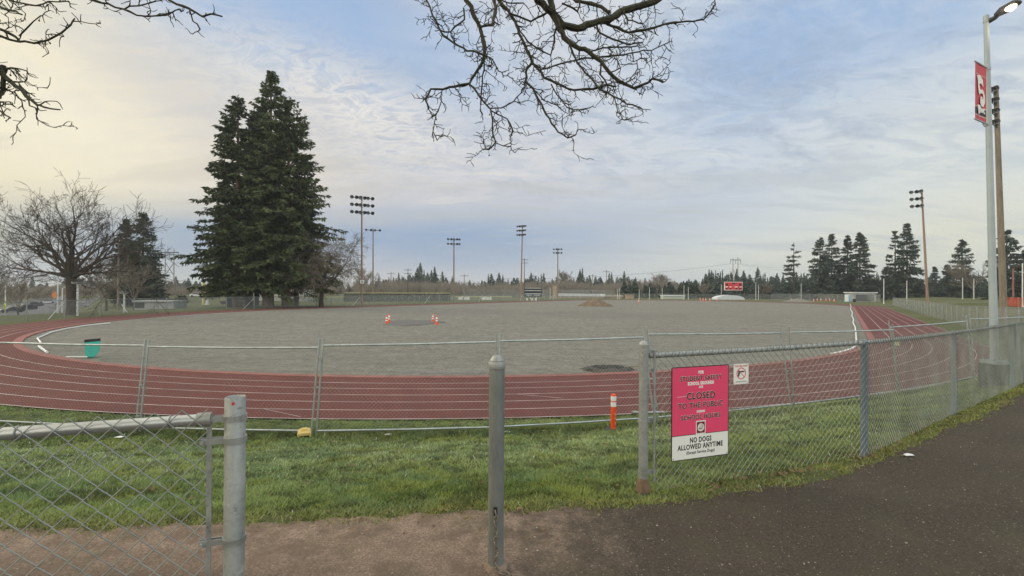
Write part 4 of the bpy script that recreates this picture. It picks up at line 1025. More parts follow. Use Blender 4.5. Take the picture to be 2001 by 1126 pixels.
def pylon(label, px, depth, py_top, wpx, group=None):
    b = base(px, depth); tp = P(px, py_top, depth); Hh = tp.z-b.z; w = wpx*depth/F/2
    t = thing('power_pylon', label, 'pylon', b, .1)
    for s in (-1, 1): MB().tube([(s*w, 0, -1), (s*w*.97, 0, Hh+(0 if s < 0 else .9))], [.36, .24], 8).build('pole', PYL, t, True)
    MB().box((0, 0, Hh-1.2), (w*4.1, .4, .45)).build('crossarm', DARKST, t)
    MB().segs([(-w, 0, Hh*.72), (w, 0, Hh*.72)], [(w, 0, Hh*.42), (-w, 0, Hh*.42)], .15, n=5).build('cross_brace', DARKST, t)
    mb = MB(); mb.segs([(-w*2, 0, Hh-1.3), (0, 0, Hh-1.3), (w*2, 0, Hh-1.3)], [(-w*2, 0, Hh-4.0), (0, 0, Hh-4.0), (w*2, 0, Hh-4.0)], .13, n=5); mb.build('insulators', DARKST, t)
    return b, w, Hh
pb, pw, ph = pylon('two legged power pylon with cross brace above the red scoreboard', 1437, 340, 505, 10.5)
pl, plw, plh = pylon('two legged power pylon left of the big fir trees', 331, 250, 489, 16)
def wire(label, A_, B_, sag, r=.05):
    A_, B_ = np.array(A_), np.array(B_); q = np.linspace(0, 1, 40)[:, None]
    pts = A_+(B_-A_)*q; pts[:, 2] -= (sag*4*q*(1-q))[:, 0]
    tag(MB().tube(pts, r, 4).build('power_line', DARKST), label, 'power line', 'power lines along the horizon')
wl = P(980, 545, 300)
wire('power line sagging from the right pylon to the left over treetops, upper one', (pb.x-pw*2, pb.y, pb.z+ph-4), (wl.x, wl.y, wl.z), 3, .065)
wl = P(1560, 524, 420)
wire('power line running right from the pylon above the scoreboard, upper one', (pb.x+pw*2, pb.y, pb.z+ph-4), (wl.x, wl.y, wl.z), 1, .05)
wl = P(1560, 530, 420)
wire('power line running right from the pylon above the scoreboard, lower one', (pb.x, pb.y, pb.z+ph-4), (wl.x, wl.y, wl.z), 1, .05)
wl = P(470, 512, 270)
wire('power line from the left pylon going behind the big firs', (pl.x+plw*2, pl.y, pl.z+plh-4), (wl.x, wl.y, wl.z), 1, .05)
wl, wr = P(730, 545, 210), P(1020, 550, 240)
wire('thin power line over the ballfield between utility poles', wl, wr, 1.5, .045)

# ------------------------------------------------------------------ white poles, light posts
def wpole(label, px, depth, py_top, r=.09, group='slim white poles round the far field', name='white_pole'):
    b = base(px, depth); tp = P(px, py_top, depth)
    t = tag(MB().lathe([(r*1.6, -.1), (r*1.6, .25), (r, .27), (r*.85, tp.z-b.z-.05), (r*1.2, tp.z-b.z-.04), (r*1.1, tp.z-b.z), (.003, tp.z-b.z+.02)], n=8).build(name, WHITEP, smooth=True, loc=b), label, 'pole', group)
for px, pyt in ((1207, 565), (1211, 563), (1249, 566), (1269, 562), (1294, 563), (1336.5, 558), (1345, 561), (1409.5, 556), (1477, 552), (1482, 557), (1565.5, 554)):
    wpole('slim white pole standing behind the far end of the field', px, 176, pyt)
for px, pyt, lab in ((1727, 545, 'slim white pole before dark firs left of the leaning floodlight'), (1772, 549, 'slim white pole before dark firs just left of leaning floodlight'), (1881, 543, 'slim white pole before the firs left of the lamp post'), (1903, 545, 'slim white pole with a box nearest left of the lamp post')):
    wpole(lab, px, 130, pyt, .10)
wpole('slim white pole left of the dark scoreboard', 1075, 176, 562); wpole('thin white post standing by the red building', 1998, 60, 515, .07)
b = base(1084, 178); tag(MB().box((0, 0, 2.4), (1.6, .3, 5.2), taper=.9).box((0, 0, .5), (3, 1, 1)).build('foul_pole', TAN, loc=b), 'tan foul pole with pad left of the low pale building', 'foul pole')
def boxlight(label, px, depth, pyt, brace=False):
    b = base(px, depth); tp = P(px, pyt, depth); h = tp.z-b.z
    t = thing('light_post', label, 'light post', b)
    MB().tube([(0, 0, -.2), (0, 0, h)], .11, 8).build('post', WHITEP, t, True)
    MB().box((0, -.1, h+.12), (.75, .75, .3), taper=.9).build('lamp_box', GREYHEAD, t); MB().box((0, -.1, h-.06), (.6, .6, .06)).build('lens', WHITEP, t)
    if brace: MB().segs([(-.35, 0, h*.42)], [(.6, -.2, -.05)], .05, n=6).build('brace', WHITEP, t)
boxlight('white light post with a box lamp beside the bare oak trunk', 152, 54, 555)
boxlight('white light post with a box lamp and brace near the grey dugout', 243, 62, 573, True)
def armlamp(label, px, depth, pyt, side=-1, L=2.6):
    b = base(px, depth); tp = P(px, pyt, depth); h = tp.z-b.z
    t = thing('street_lamp', label, 'street lamp', b)
    MB().tube([(0, 0, -.2), (0, 0, h)], [.13, .09], 8).build('pole', WHITEP, t, True); MB().tube([(0, 0, h-.1), (side*L*.5, 0, h+.45), (side*L, 0, h+.5)], .06, 7).build('arm', WHITEP, t, True)
    MB().box((side*(L+.3), 0, h+.5), (.9, .35, .16), taper=.7).build('lamp_head', GREYHEAD, t)
armlamp('pale street lamp with a left arm at the road left of the oak', 113, 78, 553); armlamp('farther small street lamp half hidden right of the first', 122, 105, 563, 1, 2)
wpole('thin grey pole at the far left road', 11, 90, 558, .1); wpole('white post left of the fir trunks beside a yellow post', 405, 100, 545, .28, name='white_post')
b = base(398, 100); tp = P(398, 554, 100); tag(MB().lathe([(.3, -.1), (.3, tp.z-b.z), (.25, tp.z-b.z+.1), (.003, tp.z-b.z+.1)], n=10).build('yellow_post', YCAP, smooth=True, loc=b), 'yellow post beside the white post left of the firs', 'post')

# ------------------------------------------------------------------ far fences
FARP = simple('dull_fence_pipe', (.24, .26, .255), .6, .3, .2, 2)
def farfence(label, pts, h, step, mat, rail=None, cap=None, brace_every=0, pr=.045, braces=(), veil_top=None, bside=1, rr=.03):
    """pts: world (x, y) polyline"""
    rail = rail or FARP; pts = [np.array(p, float) for p in pts]; o = pts[0]; z0 = h1(*o)
    t = thing('chain_link_fence', label, 'fence', (o[0], o[1], z0))
    P_ = []
    for a, b in zip(pts[:-1], pts[1:]):
        n = max(1, int(round(np.linalg.norm(b-a)/step)))
        for k in range(n): P_.append(a+(b-a)*k/n)
    P_.append(pts[-1]); L = [np.r_[p-o, h1(*p)-z0] for p in P_]
    kk = 0
    for k, p in enumerate(L):
        if k < 95: MB().lathe([(pr, -.2), (pr, h+.04), (.01, h+.08)], n=6).build('post', rail, t, True, loc=p)
        if brace_every and k % brace_every == brace_every-1 and k < len(L)-1:
            d = (L[k+1]-p); d = d/np.linalg.norm(d)*bside; MB().segs([p+(0, 0, h*.92)], [p+d*1.9+np.array((.3, -.45, 0.0))], .04, n=5).build('brace', PIPE, t)
    mb = MB(); A_ = np.array(L[:-1]); B_ = np.array(L[1:]); N = len(A_)
    mb.segs(A_+(0, 0, h), B_+(0, 0, h), rr, n=5); mb.build('top_rail', cap or rail, t)
    mb = MB(); up_ = np.array((0, 0, h)); th = np.array((0, 0, .05))
    V = np.stack([A_+th, B_+th, B_+up_, A_+up_], 1).reshape(-1, 3); mb.add(V, np.arange(N*4).reshape(-1, 4)); mb.build('chain_link', mat, t)
    return t
ro = RT+WT
# round the outside of the left straight and bend
pts = [xy(-(ro+1.6), v) for v in np.linspace(128, 0, 9)]+[xy((ro+1.6)*math.cos(a), (ro+1.6)*math.sin(a)) for a in np.linspace(math.pi, math.pi+1.15, 12)[1:]]
farfence('grey chain link fence along the outside of the far left track', pts, 1.9, 3.2, VEIL, brace_every=6, bside=1)
# along the right straight, with leaning braces
pts = [xy(44.7, v) for v in np.linspace(LT+20, -14, 14)]
farfence('chain link fence with leaning white braces along the right straight', pts, 1.95, 3.1, VEILG, brace_every=2, bside=-1)
pts = [P(1508, 580, 172), P(1600, 580, 170), P(1720, 580, 152)]
farfence('distant chain link fence across the far end of the track', [(p.x, p.y) for p in pts], 2.4, 3.5, VEILG)
pts = [P(1180, 580, 192), P(1508, 580, 182)]
farfence('distant low chain link fence behind the red scoreboard', [(p.x, p.y) for p in pts], 2.0, 4, VEIL)
pts = [P(672, 585, 118), P(760, 585, 122), P(880, 585, 130)]
farfence('ballfield fence with dark windscreen and a yellow top cap', [(p.x, p.y) for p in pts], 2.25, 3.2, SCREEN, cap=YCAP, rr=.09)
pts = [P(560, 585, 100), P(672, 585, 118)]
farfence('low ballfield fence with a yellow cap behind the firs', [(p.x, p.y) for p in pts], 1.25, 3.2, VEIL, cap=YCAP, rr=.09)
pts = [P(882, 585, 150), P(1000, 585, 158)]
farfence('low far fence with a pale yellow cap left of the brown pole', [(p.x, p.y) for p in pts], .9, 4, VEIL, cap=YCAP, rr=.1)
pts = [P(905, 585, 190), P(1080, 585, 200), P(1200, 585, 200)]
farfence('tall distant chain link fence behind the dark scoreboard', [(p.x, p.y) for p in pts], 3.4, 4.5, VEIL)

# ------------------------------------------------------------------ buildings, sheds and bits at the far side
def shed(name, label, cat, px0, px1, depth, pyt, wall, roof, dep=4, slope=.25, over=.3, rz=0, group=None):
    b = base((px0+px1)/2, depth); w = (px1-px0)*depth/F; h = P((px0+px1)/2, pyt, depth).z-b.z
    t = thing(name, label, cat, b, rz, group)
    hw_ = h-slope-.12
    MB().box((0, dep/2, hw_/2-.2), (w, dep, hw_+.4)).build('wall', wall, t)
    mb = MB(); mb.prism([(-w/2-over, hw_+.002), (w/2+over, hw_+.002), (w/2+over, h-.02), (-w/2-over, h)], 0, dep+.6, org=(0, -.3, 0)); 
    mb.build('roof', roof, t); return t, w, h, hw_
t, w, h, hw_ = shed('dugout', 'grey block dugout with a dark opening left of the big firs', 'dugout', 262, 340, 76, 587.5, GREYW, GREYW, 3, .12, .1)
MB().box((-w*.36, -.03, h*.45), (w*.24, .1, h*.62)).build('opening', BLACK, t)
t, w, h, hw_ = shed('low_building', 'low pale roofed building with tan wall at the far end', 'building', 1096, 1180, 190, 574.5, TAN, ROOFW, 9, .9, .5)
t, w, h, hw_ = shed('low_building', 'low tan shed joined right of the pale roofed building', 'building', 1176, 1216, 194, 577, TAN, simple('tan_roof', (.50, .42, .33), .7, 0, .1, 1), 5, .5, .4)
shed('crate', 'tan wooden crate on the far edge right of low building', 'crate', 1224, 1239, 186, 576, TAN, TAN, 2, .1, .05)
shed('long_jump_cover', 'long pale low cover behind the far edge of the field', 'cover', 1297, 1338, 184, 577, simple('pale_green_wall', (.45, .50, .45), .7, 0, .1, 1), ROOFW, 4, .3, .1)
mb = MB(); N = 24; V = []; prof = [(math.cos(a)*5.4, max(0, math.sin(a))**.8*1.75) for a in np.linspace(math.pi, 0, N)]
mb.prism(prof+[(5.4, -.2), (-5.4, -.2)], 0, 4.5); b = base(1428, 176); tag(mb.build('tarp_mound', TARP, loc=b), 'white tarp covered mound below the red scoreboard', 'tarp')
b = base(1656, 152)
t = thing('portable_toilet', 'blue and white portable toilet at the end of the right straight', 'portable toilet', b, .5)
MB().box((0, 0, 1.1), (1.25, 1.25, 2.2)).build('cabin', BLUEP, t); MB().box((-.64, -.1, 1.15), (.04, 1.1, 2.0)).build('side_panel', WHITEP, t); MB().box((0, 0, 2.28), (1.35, 1.35, .16), taper=.8).build('roof', WHITEP, t); MB().box((.05, -.645, 1.05), (.8, .04, 1.85)).build('door', simple('light_blue', (.30, .52, .75), .5, 0, .1, 3), t)
t, w, h, hw_ = shed('open_shelter', 'open grey shelter with a pale roof beside the portable toilet', 'shelter', 1668, 1712, 156, 571, GREYW, ROOFW, 4, .25, .4)
MB().box((0, -.03, hw_*.45), (w*.8, .1, hw_*.75)).build('opening', simple('shade_grey', (.12, .13, .13), .8, 0, .1, 2), t)
b = base(1669.5, 150); tag(MB().lathe([(.45, 0), (.5, .5), (.45, .95), (.3, 1.05), (.003, 1.06)], n=12).build('dark_barrel', BLACK, smooth=True, loc=b), 'dark barrel standing right beside the portable toilet', 'barrel')
t, w, h, hw_ = shed('concession_stand', 'small white building with a dark red roof behind the fir trunks', 'building', 497, 590, 122, 549, simple('cream_wall', (.50, .48, .45), .8, 0, .1, 1), simple('dark_red_roof', (.16, .055, .05), .8, 0, .15, 1), 7, 1.5, .6)
MB().box((w*.2, -.03, 1.2), (w*.28, .1, 2.0)).build('door', NAVY, t); MB().box((-w*.25, -.03, 1.6), (w*.2, .1, 1.1)).build('window', GLASSD, t)
t, w, h, hw_ = shed('dugout', 'dark navy low dugout left of the fir trunks', 'dugout', 432, 492, 100, 588, NAVY, simple('dark_roof', (.10, .06, .07), .7, 0, .1, 1), 3, .2, .2)
# red brick building at the right edge
b = base(2003, 70); h = P(2003, 516, 70).z-b.z
t = thing('brick_building', 'red brick building with dark roof and a white band at right edge', 'building', (b.x, b.y, b.z), -.87)
MB().box((3.8, 4, h*.33), (7.6, 8, h*.86)).build('wall', BRICK, t); MB().box((3.8, 4, h*.84), (7.6, 8, h*.16)).build('white_band', WHITEP, t); MB().box((3.6, 4, h*.96), (10.4, 9.6, .35)).build('roof', DARKST, t)
MB().box((-1.2, -.4, h*.46), (.22, .22, h*.95)).build('post', BRICK, t); MB().box((1.9, -.03, h*.30), (1.1, .1, 2.1)).build('door', GREYW, t)
p0, p1 = P(1952, 580, 66), P(1990, 580, 60)
pts = [(p0.x, p0.y), (p1.x, p1.y), (p1.x+6, p1.y+1)]
tt = farfence('orange red plastic mesh fence in front of the brick building', pts, 1.25, 2.2, veil('orange_net', (.62, .075, .03), .75), rail=WOODG, rr=.015); tt.name = 'safety_fence'
# bench like white bags and boxes along the far left
for k, (px, lab) in enumerate(((900, 'white block at the foot of far yellow capped fence, left'), (912, 'second white block at the foot of the far fence'), (945, 'white block stack right of the second far block'), (955, 'low white block at the right end of the far row'))):
    b = base(px, 150); tag(MB().box((0, 0, .4), (1.4+.5*(k % 2), .9, .8), taper=.85).box((.5, 0, .85), (.7, .7, .3), taper=.8).build('white_block', WHITEP, loc=b), lab, 'block')
for px, lab in ((1030, 'small white base marker left below the dark scoreboard'), (1040, 'small white base marker middle below the dark scoreboard'), (1047, 'small white base marker right below the dark scoreboard')):
    b = base(px, 146); tag(MB().lathe([(.35, 0), (.3, .3), (.2, .65), (.003, .7)], n=8).build('white_marker', WHITEP, smooth=True, loc=b), lab, 'marker')
# signs by the road
b = base(11, 70); zt_ = P(11, 598, 70).z-b.z
t = thing('road_sign', 'fluorescent yellow school crossing sign at the far left road', 'road sign', b, -.5)
MB().tube([(0, 0, -.2), (0, 0, zt_)], .06, 6).build('post', GALV, t); q = .6; zc = zt_-.1
MB().prism([(-q*.8, zc-q*.7), (q*.8, zc-q*.7), (q*.8, zc+.15), (0, zc+q*1.0), (-q*.8, zc+.15)], -.02, .02, org=(0, -.08, 0)).build('sign_plate', simple('fluorescent_yellow', (.62, .72, .03), .5, 0, .05, 3), t)
mb = MB()
for sx in (-.16, .18): mb.box((sx, -.11, zc-.12), (.14, .01, .45)); mb.lathe([(.001, -.07), (.07, 0), (.001, .07)], c=(sx, -.11, zc+.18), n=8)
mb.build('walking_figures', INK, t)
b = base(108, 74); zt_ = P(108, 573, 74).z-b.z
t = thing('road_sign', 'orange diamond road sign left of the bare oak', 'road sign', b, -.2)
MB().tube([(0, 0, -.2), (0, 0, zt_)], .05, 6).build('post', GALV, t); MB().prism([(-.65, zt_-.3), (0, zt_-.95), (.65, zt_-.3), (0, zt_+.35)], -.02, .02, org=(0, -.08, 0)).build('sign_plate', simple('sign_orange', (.55, .20, .08), .5, 0, .1, 3), t)

# ------------------------------------------------------------------ road and cars on the left
mb = MB(); RX0 = P(-260, 600, 62); pts_c = [P(-260, 600, 84), P(50, 600, 120), P(100, 600, 150), P(150, 600, 210)]
V = []; 
for k in range(31):
    q = k/30*3; i_ = min(2, int(q)); f = q-i_; c = pts_c[i_]*(1-f)+pts_c[i_+1]*f; wd_ = 12
    dd = (pts_c[i_+1]-pts_c[i_]); nn_ = Vector((-dd.y, dd.x, 0)).normalized()
    for s in (-1, 0, 1):
        pp = c+nn_*s*wd_; V.append((pp.x, pp.y, h1(pp.x, pp.y)+.08))
mb.add(V, [(3*k+j, 3*k+3+j, 3*k+4+j, 3*k+1+j) for k in range(30) for j in (0, 1)])
tag(mb.build('road', simple('road_asphalt', (.10, .105, .115), .85, 0, .2, 1, .2), smooth=True), kind='structure')
def car(label, px, depth, col, rz, rough=.3):
    b = base(px, depth); t = thing('parked_car', label, 'car', (b.x, b.y, b.z+.08), rz, 'cars on the road at the left')
    mt = simple('car_paint_%d' % (int(col[0]*1000)+int(col[2]*77)), col, rough, .1, .05, 1)
    prof = [(-2.2, .28), (2.2, .28), (2.25, .62), (2.1, .82), (1.1, .95), (.45, 1.42), (-1.1, 1.46), (-1.75, 1.02), (-2.2, .92), (-2.28, .6)]
    MB().prism(prof, -.86, .86).build('body', mt, t)
    for sg in (-1, 1):
        MB().prism([(.95, .97), (.42, 1.36), (-1.05, 1.39), (-1.55, 1.03)], -.01, .01, org=(0, sg*.868, 0)).build('side_window', GLASSD, t)
        for x in (1.35, -1.4):
            w_ = MB().lathe([(.33, -.11), (.35, -.08), (.35, .08), (.33, .11), (.2, .115), (.002, .115)], n=14).build('wheel', BLACK, t, True); w_.location = (x, sg*.80, .34); w_.rotation_euler = (R(90), 0, 0)
        MB().box((2.22, sg*.6, .70), (.08, .36, .14)).build('headlight', WREFL, t); MB().box((-2.26, sg*.6, .78), (.06, .34, .14)).build('tail_light', REDP, t)
    MB().add([(1.09, -.74, 1.0), (1.09, .74, 1.0), (.50, .66, 1.42), (.50, -.66, 1.42)], [(0, 1, 2, 3)]).build('windscreen', GLASSD, t)
for lab, px, dp_c, col, rz in (('dark blue car nearest the yellow school sign on the left road', 24, 118, (.03, .035, .05), -2.0), ('black car just left of the white one on the road', 50, 128, (.02, .02, .022), -2.0), ('dark grey car close behind the white one on the road', 64, 140, (.06, .06, .065), -2.1), ('white car left of the bare oak trunk', 91, 150, (.7, .7, .7), -2.2), ('silver car right of the bare oak behind grass', 370, 170, (.5, .51, .52), .3), ('white car left of the yellow post near firs', 386, 165, (.72, .72, .72), .2)):
    car(lab, px, dp_c, col, rz)

# ------------------------------------------------------------------ conifers
def conifer_arrays(seed, Hh, Rr, cb, sp=.62, nb=6, droop=.25, spray=.62, shape=.85, thin=1., lopside=0, lopang=0, step=.34):
    """foliage triangles and limb segments of a fir: whorled limbs carrying hanging sprays"""
    r = np.random.default_rng(seed)
    zs = []; z = cb
    while z < Hh-.4:
        zs.append(z); z += sp*(.6+.7*r.random())*(1 if z < Hh*.8 else .75)
    bs = []
    for z in zs:
        q = (z-cb)/(Hh-cb); k = max(3, int(round(nb*(1-.3*q)+r.normal()*.8)))
        for _ in range(k):
            a = r.random()*6.283
            prof = (1-q)**shape*(1-.25*np.exp(-((q)/.10)**2))
            L = Rr*prof*(.62+.5*r.random())*(1+lopside*math.cos(a-lopang))
            if r.random() < .13: L *= 1.28
            if r.random() > thin: continue
            bs.append((z, a, max(L, .35), q))
    SA, SB, SR = [], [], []; T = []
    for z, a, L, q in bs:
        ca, sa = math.cos(a), math.sin(a); n = max(2, int(L/step)); s = np.linspace(.04, 1, n+1)
        up0 = (.45*q**2.0-.30*droop*(1-q)-.05+r.normal()*.07)
        rad = s*L; zz = z+up0*rad-droop*.42*L*s**2*(1-q*.6)+.24*L*np.clip(s-.62, 0, 1)**1.3*1.5*(1-.3*q)
        wob = np.cumsum(r.normal(0, .03, n+1))*L*.3
        pts = np.stack([ca*rad-sa*wob, sa*rad+ca*wob, zz], 1)
        SA.append(pts[:-1]); SB.append(pts[1:]); SR.append(np.linspace(.022*L**.6+.012, .012, n))
        m = pts[1:] if L > 1.2 else pts
        for sd in (-1, 0, 1, 2):
            for rep in (0, 1):
                p = m+r.normal(0, .10*spray, m.shape)*(1, 1, 1.3); k = len(p)
                ss = np.linspace(.2, 1, k)
                ln = spray*(.55+.75*r.random(k))*(1.15-.5*np.abs(ss-.55))*min(1, .45+L*.22)
                if sd in (-1, 1): ln = ln*(1+.5*(1-ss))*1.15
                out = np.array((ca, sa, 0)); lat = np.array((-sa, ca, 0))
                d = out*(.55+.4*r.random((k, 1)))+lat*sd*(.9+.4*r.random((k, 1)))+np.array((0, 0, 1.))*(r.normal(-.22 if sd else -.05, .22, (k, 1))-.16*droop)
                if sd == 2: d = out*.35+lat*r.normal(0, .5, (k, 1))+np.array((0, 0, -1.))*(.5+.6*r.random((k, 1)))
                d /= np.linalg.norm(d, axis=1, keepdims=True)
                w = np.cross(d, r.normal(0, 1, (k, 3))+np.array((0, 0, 1.2))); w /= np.maximum(np.linalg.norm(w, axis=1, keepdims=True), 1e-6)
                wd = (spray*.20*(.7+.7*r.random(k)))[:, None]
                tip = p+d*ln[:, None]
                T.append(np.stack([p-w*wd*.55, p+d*ln[:, None]*.45+w*wd*.9-np.array((0, 0, .05)), tip], 1)); T.append(np.stack([p+w*wd*.5, tip, p+d*ln[:, None]*.4-w*wd*.9], 1))
    # leader
    for k in range(26):
        z = Hh-.1-r.random()**1.5*Hh*.05; a = r.random()*6.28; L = .25+.05*(Hh-z)*4; d = np.array((math.cos(a)*L, math.sin(a)*L, L*.5)); p = np.array((0, 0, z)); w = np.array((-math.sin(a), math.cos(a), 0))*.10
        T.append(np.stack([p-w, p+w, p+d])[None])
    T = np.concatenate(T); return T, np.concatenate(SA), np.concatenate(SB), np.concatenate(SR)
def conifer(name, label, px, depth, py_top, wpx, cbpx, seed, mat, bark=BARK, tr=.45, group=None, trunk_px=None, bz=None, **kw):
    b = base(px, depth) if bz is None else bz; tp = P(px, py_top, depth); Hh = tp.z-b.z
    cb = max(.4, P(px, cbpx, depth).z-b.z); Rr = wpx*depth/F
    t = thing(name, label, 'tree', b, 0, group)
    T, SA, SB, SR = conifer_arrays(seed, Hh, Rr, cb, **kw)
    lean = np.array((((trunk_px or px)-px)*depth/F, 0, 0))
    mb = MB(); N = 9
    zz = np.linspace(-.4, Hh, N); mb.tube([lean*(1-max(z, 0)/Hh)+(0, 0, z) for z in zz], [tr*(1.35 if z < 0 else (1-z/Hh)**.85)+.02 for z in zz], 10)
    off = lambda A: A+lean[None]*(1-A[:, 2:3]/Hh)
    mb.segs(off(SA), off(SB), SR, SR*.8, n=3); mb.build('trunk', bark, t, True)
    V = T.reshape(-1, 3); mb = MB(); mb.add(off(V), T=np.arange(len(V)).reshape(-1, 3)); mb.build('crown', mat, t)
    return t
FG = 'big firs in the clump left of centre'
kw = dict(sp=.70, nb=7, droop=.46, spray=.80, shape=.66, step=.46)
conifer('fir_tree', 'tallest fir of the big clump with the reddish trunk in the middle', 527, 82, 139, 84, 556, 21, FIR, REDBARK, .78, FG, 524, lopside=.12, lopang=0, **kw)
conifer('fir_tree', 'left fir of the big clump with the second highest top', 462, 81, 185, 80, 560, 22, FIR, REDBARK, .66, FG, 465, lopside=.18, lopang=3.1, **kw)
conifer('fir_tree', 'right fir of the big clump with limbs reaching far right', 563, 83, 192, 90, 554, 23, FIR, REDBARK, .60, FG, 560, lopside=.22, lopang=0, **kw)
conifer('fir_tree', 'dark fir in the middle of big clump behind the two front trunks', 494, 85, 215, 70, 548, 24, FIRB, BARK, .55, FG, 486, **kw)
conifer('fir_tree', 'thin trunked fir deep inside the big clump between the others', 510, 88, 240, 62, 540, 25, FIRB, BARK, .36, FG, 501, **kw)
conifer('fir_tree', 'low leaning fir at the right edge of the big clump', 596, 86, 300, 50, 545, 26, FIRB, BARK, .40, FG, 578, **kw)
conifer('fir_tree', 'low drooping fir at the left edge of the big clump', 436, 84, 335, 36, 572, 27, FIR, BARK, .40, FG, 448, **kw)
# firs on the left behind the oak
LG = 'firs behind the bare oak'
k2 = dict(sp=.65, nb=7, droop=.35, spray=.95, shape=.75, step=.55)
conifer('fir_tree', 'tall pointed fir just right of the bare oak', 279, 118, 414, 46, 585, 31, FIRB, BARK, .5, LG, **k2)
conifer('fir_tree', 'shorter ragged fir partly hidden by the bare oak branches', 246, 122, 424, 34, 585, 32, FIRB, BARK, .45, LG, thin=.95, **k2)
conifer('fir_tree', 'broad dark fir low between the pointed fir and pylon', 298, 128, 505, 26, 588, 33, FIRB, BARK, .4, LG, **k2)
conifer('cedar_shrub', 'small dark round conifer beside the grey dugout', 355, 112, 574, 12, 600, 34, FIRB, BARK, .2, None, sp=.35, nb=8, droop=.1, spray=.6, shape=.5, step=.35)
# firs on the right
RG = 'firs along the far right end'
k3 = dict(sp=.95, nb=7, droop=.40, spray=1.1, shape=.86, step=.62)
for lab, px, dep, top, w, seed, mt, extra in (
    ('single open fir with wide spaced limbs right of the scoreboard', 1551, 185, 474, 27, 41, FARFIR, dict(thin=.62, sp=1.7)),
    ('left fir of the first pair right of the open fir', 1602, 180, 462, 28, 42, FARFIR, {}), ('right fir of the first pair right of the open fir', 1625, 184, 457, 24, 43, FARFIR, {}),
    ('left fir of the second pair above the shelter', 1656, 182, 459, 22, 44, FARFIR, {}), ('right taller fir of the second pair above the shelter', 1680, 178, 453, 32, 45, FARFIR, {}),
    ('slim sparse fir left of the tallest right fir', 1749, 165, 451, 21, 46, FARFIR, dict(thin=.6, sp=1.3)), ('tallest narrow fir just left of the leaning floodlight pole', 1772, 162, 436, 29, 47, FARFIR, {}),
    ('small fir behind and left of the slim sparse fir', 1731, 185, 521, 16, 48, FARFIR, {}), ('small young fir just right of the leaning floodlight pole', 1827, 190, 521, 10, 49, FARFIR, {}),
    ('small fir left of the pointed fir beside the lamp post', 1851, 180, 516, 15, 50, FARFIR, {}), ('pointed fir between the leaning floodlight and the lamp post', 1880, 160, 467, 28, 51, FARFIR, dict(thin=.85)),
    ('fir behind the lamp post and the thick wooden pole', 1967, 120, 449, 34, 52, FARFIR, dict(thin=.8)), ('fir top at the right photo edge above the brick building', 2003, 150, 487, 22, 53, FARFIR, {})):
    kk = dict(k3); kk.update(extra); conifer('fir_tree', lab, px, dep, top, w*1.22, 578, seed, mt, BARK, .42, RG, **kk)

# ------------------------------------------------------------------ bare broadleaf trees
class Twigs:
    def __init__(s, seed): s.r = np.random.default_rng(seed); s.A = []; s.B = []; s.ra = []; s.rb = []
    def seg(s, a, b, ra, rb): s.A.append(a); s.B.append(b); s.ra.append(ra); s.rb.append(rb)
    def limb(s, p, d, L, rad, lev, spec):
        r = s.r; n = max(3, int(4+L*spec.get('n', .5))) if lev > 0 else 4; st = L/n; p = np.array(p, float); d = np.array(d, float)/np.linalg.norm(d)
        kids = []
        for k in range(n):
            d = d+r.normal(0, spec['wob'], 3)+np.array((0, 0, spec['up'][min(lev, len(spec['up'])-1)])); d /= np.linalg.norm(d)
            q = p+d*st; r1 = rad*(1-.75*k/n); r2 = rad*(1-.75*(k+1)/n); s.seg(p, q, max(r1, spec['rmin']), max(r2, spec['rmin'])); p = q
            if lev > 0 and k >= spec.get('k0', 1): kids.append((p.copy(), d.copy(), r2))
        if lev > 0:
            kids.append((p.copy(), d.copy(), rad*.45))
            for p_, d_, r_ in kids:
                for _ in range(spec['kids']):
                    if r.random() > spec.get('pk', .8): continue
                    ax = r.normal(0, 1, 3); ax -= d_*(ax@d_); ax /= np.linalg.norm(ax); a = spec['ang']*(.6+.8*r.random())
                    nd = d_*math.cos(a)+ax*math.sin(a); s.limb(p_, nd, L*spec['len']*(.6+.7*r.random()), max(r_*.62, spec['rmin']), lev-1, spec)
    def build(s, name, mat, parent, n=4, split=None):
        A, B, ra, rb = np.array(s.A), np.array(s.B), np.array(s.ra), np.array(s.rb)
        if split is None: return MB().segs(A, B, ra, rb, n=n).build(name, mat, parent, True)
        big = ra > split; MB().segs(A[big], B[big], ra[big], rb[big], n=7).build(name, mat, parent, True); MB().segs(A[~big], B[~big], ra[~big], rb[~big], n=3).build('twigs', mat, parent)
ob_ = base(141, 56); scl = 56/F
t = thing('oak_tree', 'big spreading leafless oak at the left behind the track fence', 'tree', ob_)
mb = MB(); th = 82*scl
mb.tube([(0, 0, -.3), (0, 0, .15), (-.05, 0, th*.35), (-.15, 0, th*.75), (-.1, 0, th)], [.85, .58, .48, .50, .50], 14); mb.build('trunk', OAKB, t, True)
tw = Twigs(5); spec = dict(wob=.15, up=[.03, .055, .05, .0], rmin=.016, kids=2, ang=.66, len=.50, pk=.62, n=.55, k0=1)
for az, el, L, rad in ((1.5, 82, 8.0, .34), (2.2, 68, 8.6, .30), (.8, 66, 8.0, .30), (3.0, 55, 8.6, .30), (.15, 52, 8.2, .28), (3.3, 30, 9.0, .27), (-.1, 28, 8.6, .26), (2.6, 40, 7.8, .24), (.6, 38, 7.6, .24), (4.2, 50, 7.0, .24), (5.2, 52, 7.0, .24), (3.2, 14, 6.2, .20), (-.2, 10, 6.0, .20), (4.8, 75, 7.5, .28), (5.8, 30, 7, .2), (3.8, 26, 7, .2)):
    el_ = R(el); d = (math.cos(az)*math.cos(el_), math.sin(az)*math.cos(el_), math.sin(el_)); tw.limb((-.1+d[0]*.3, d[1]*.3, th*(.8+.15*tw.r.random())), d, L*.84, rad*.76, 3, spec)
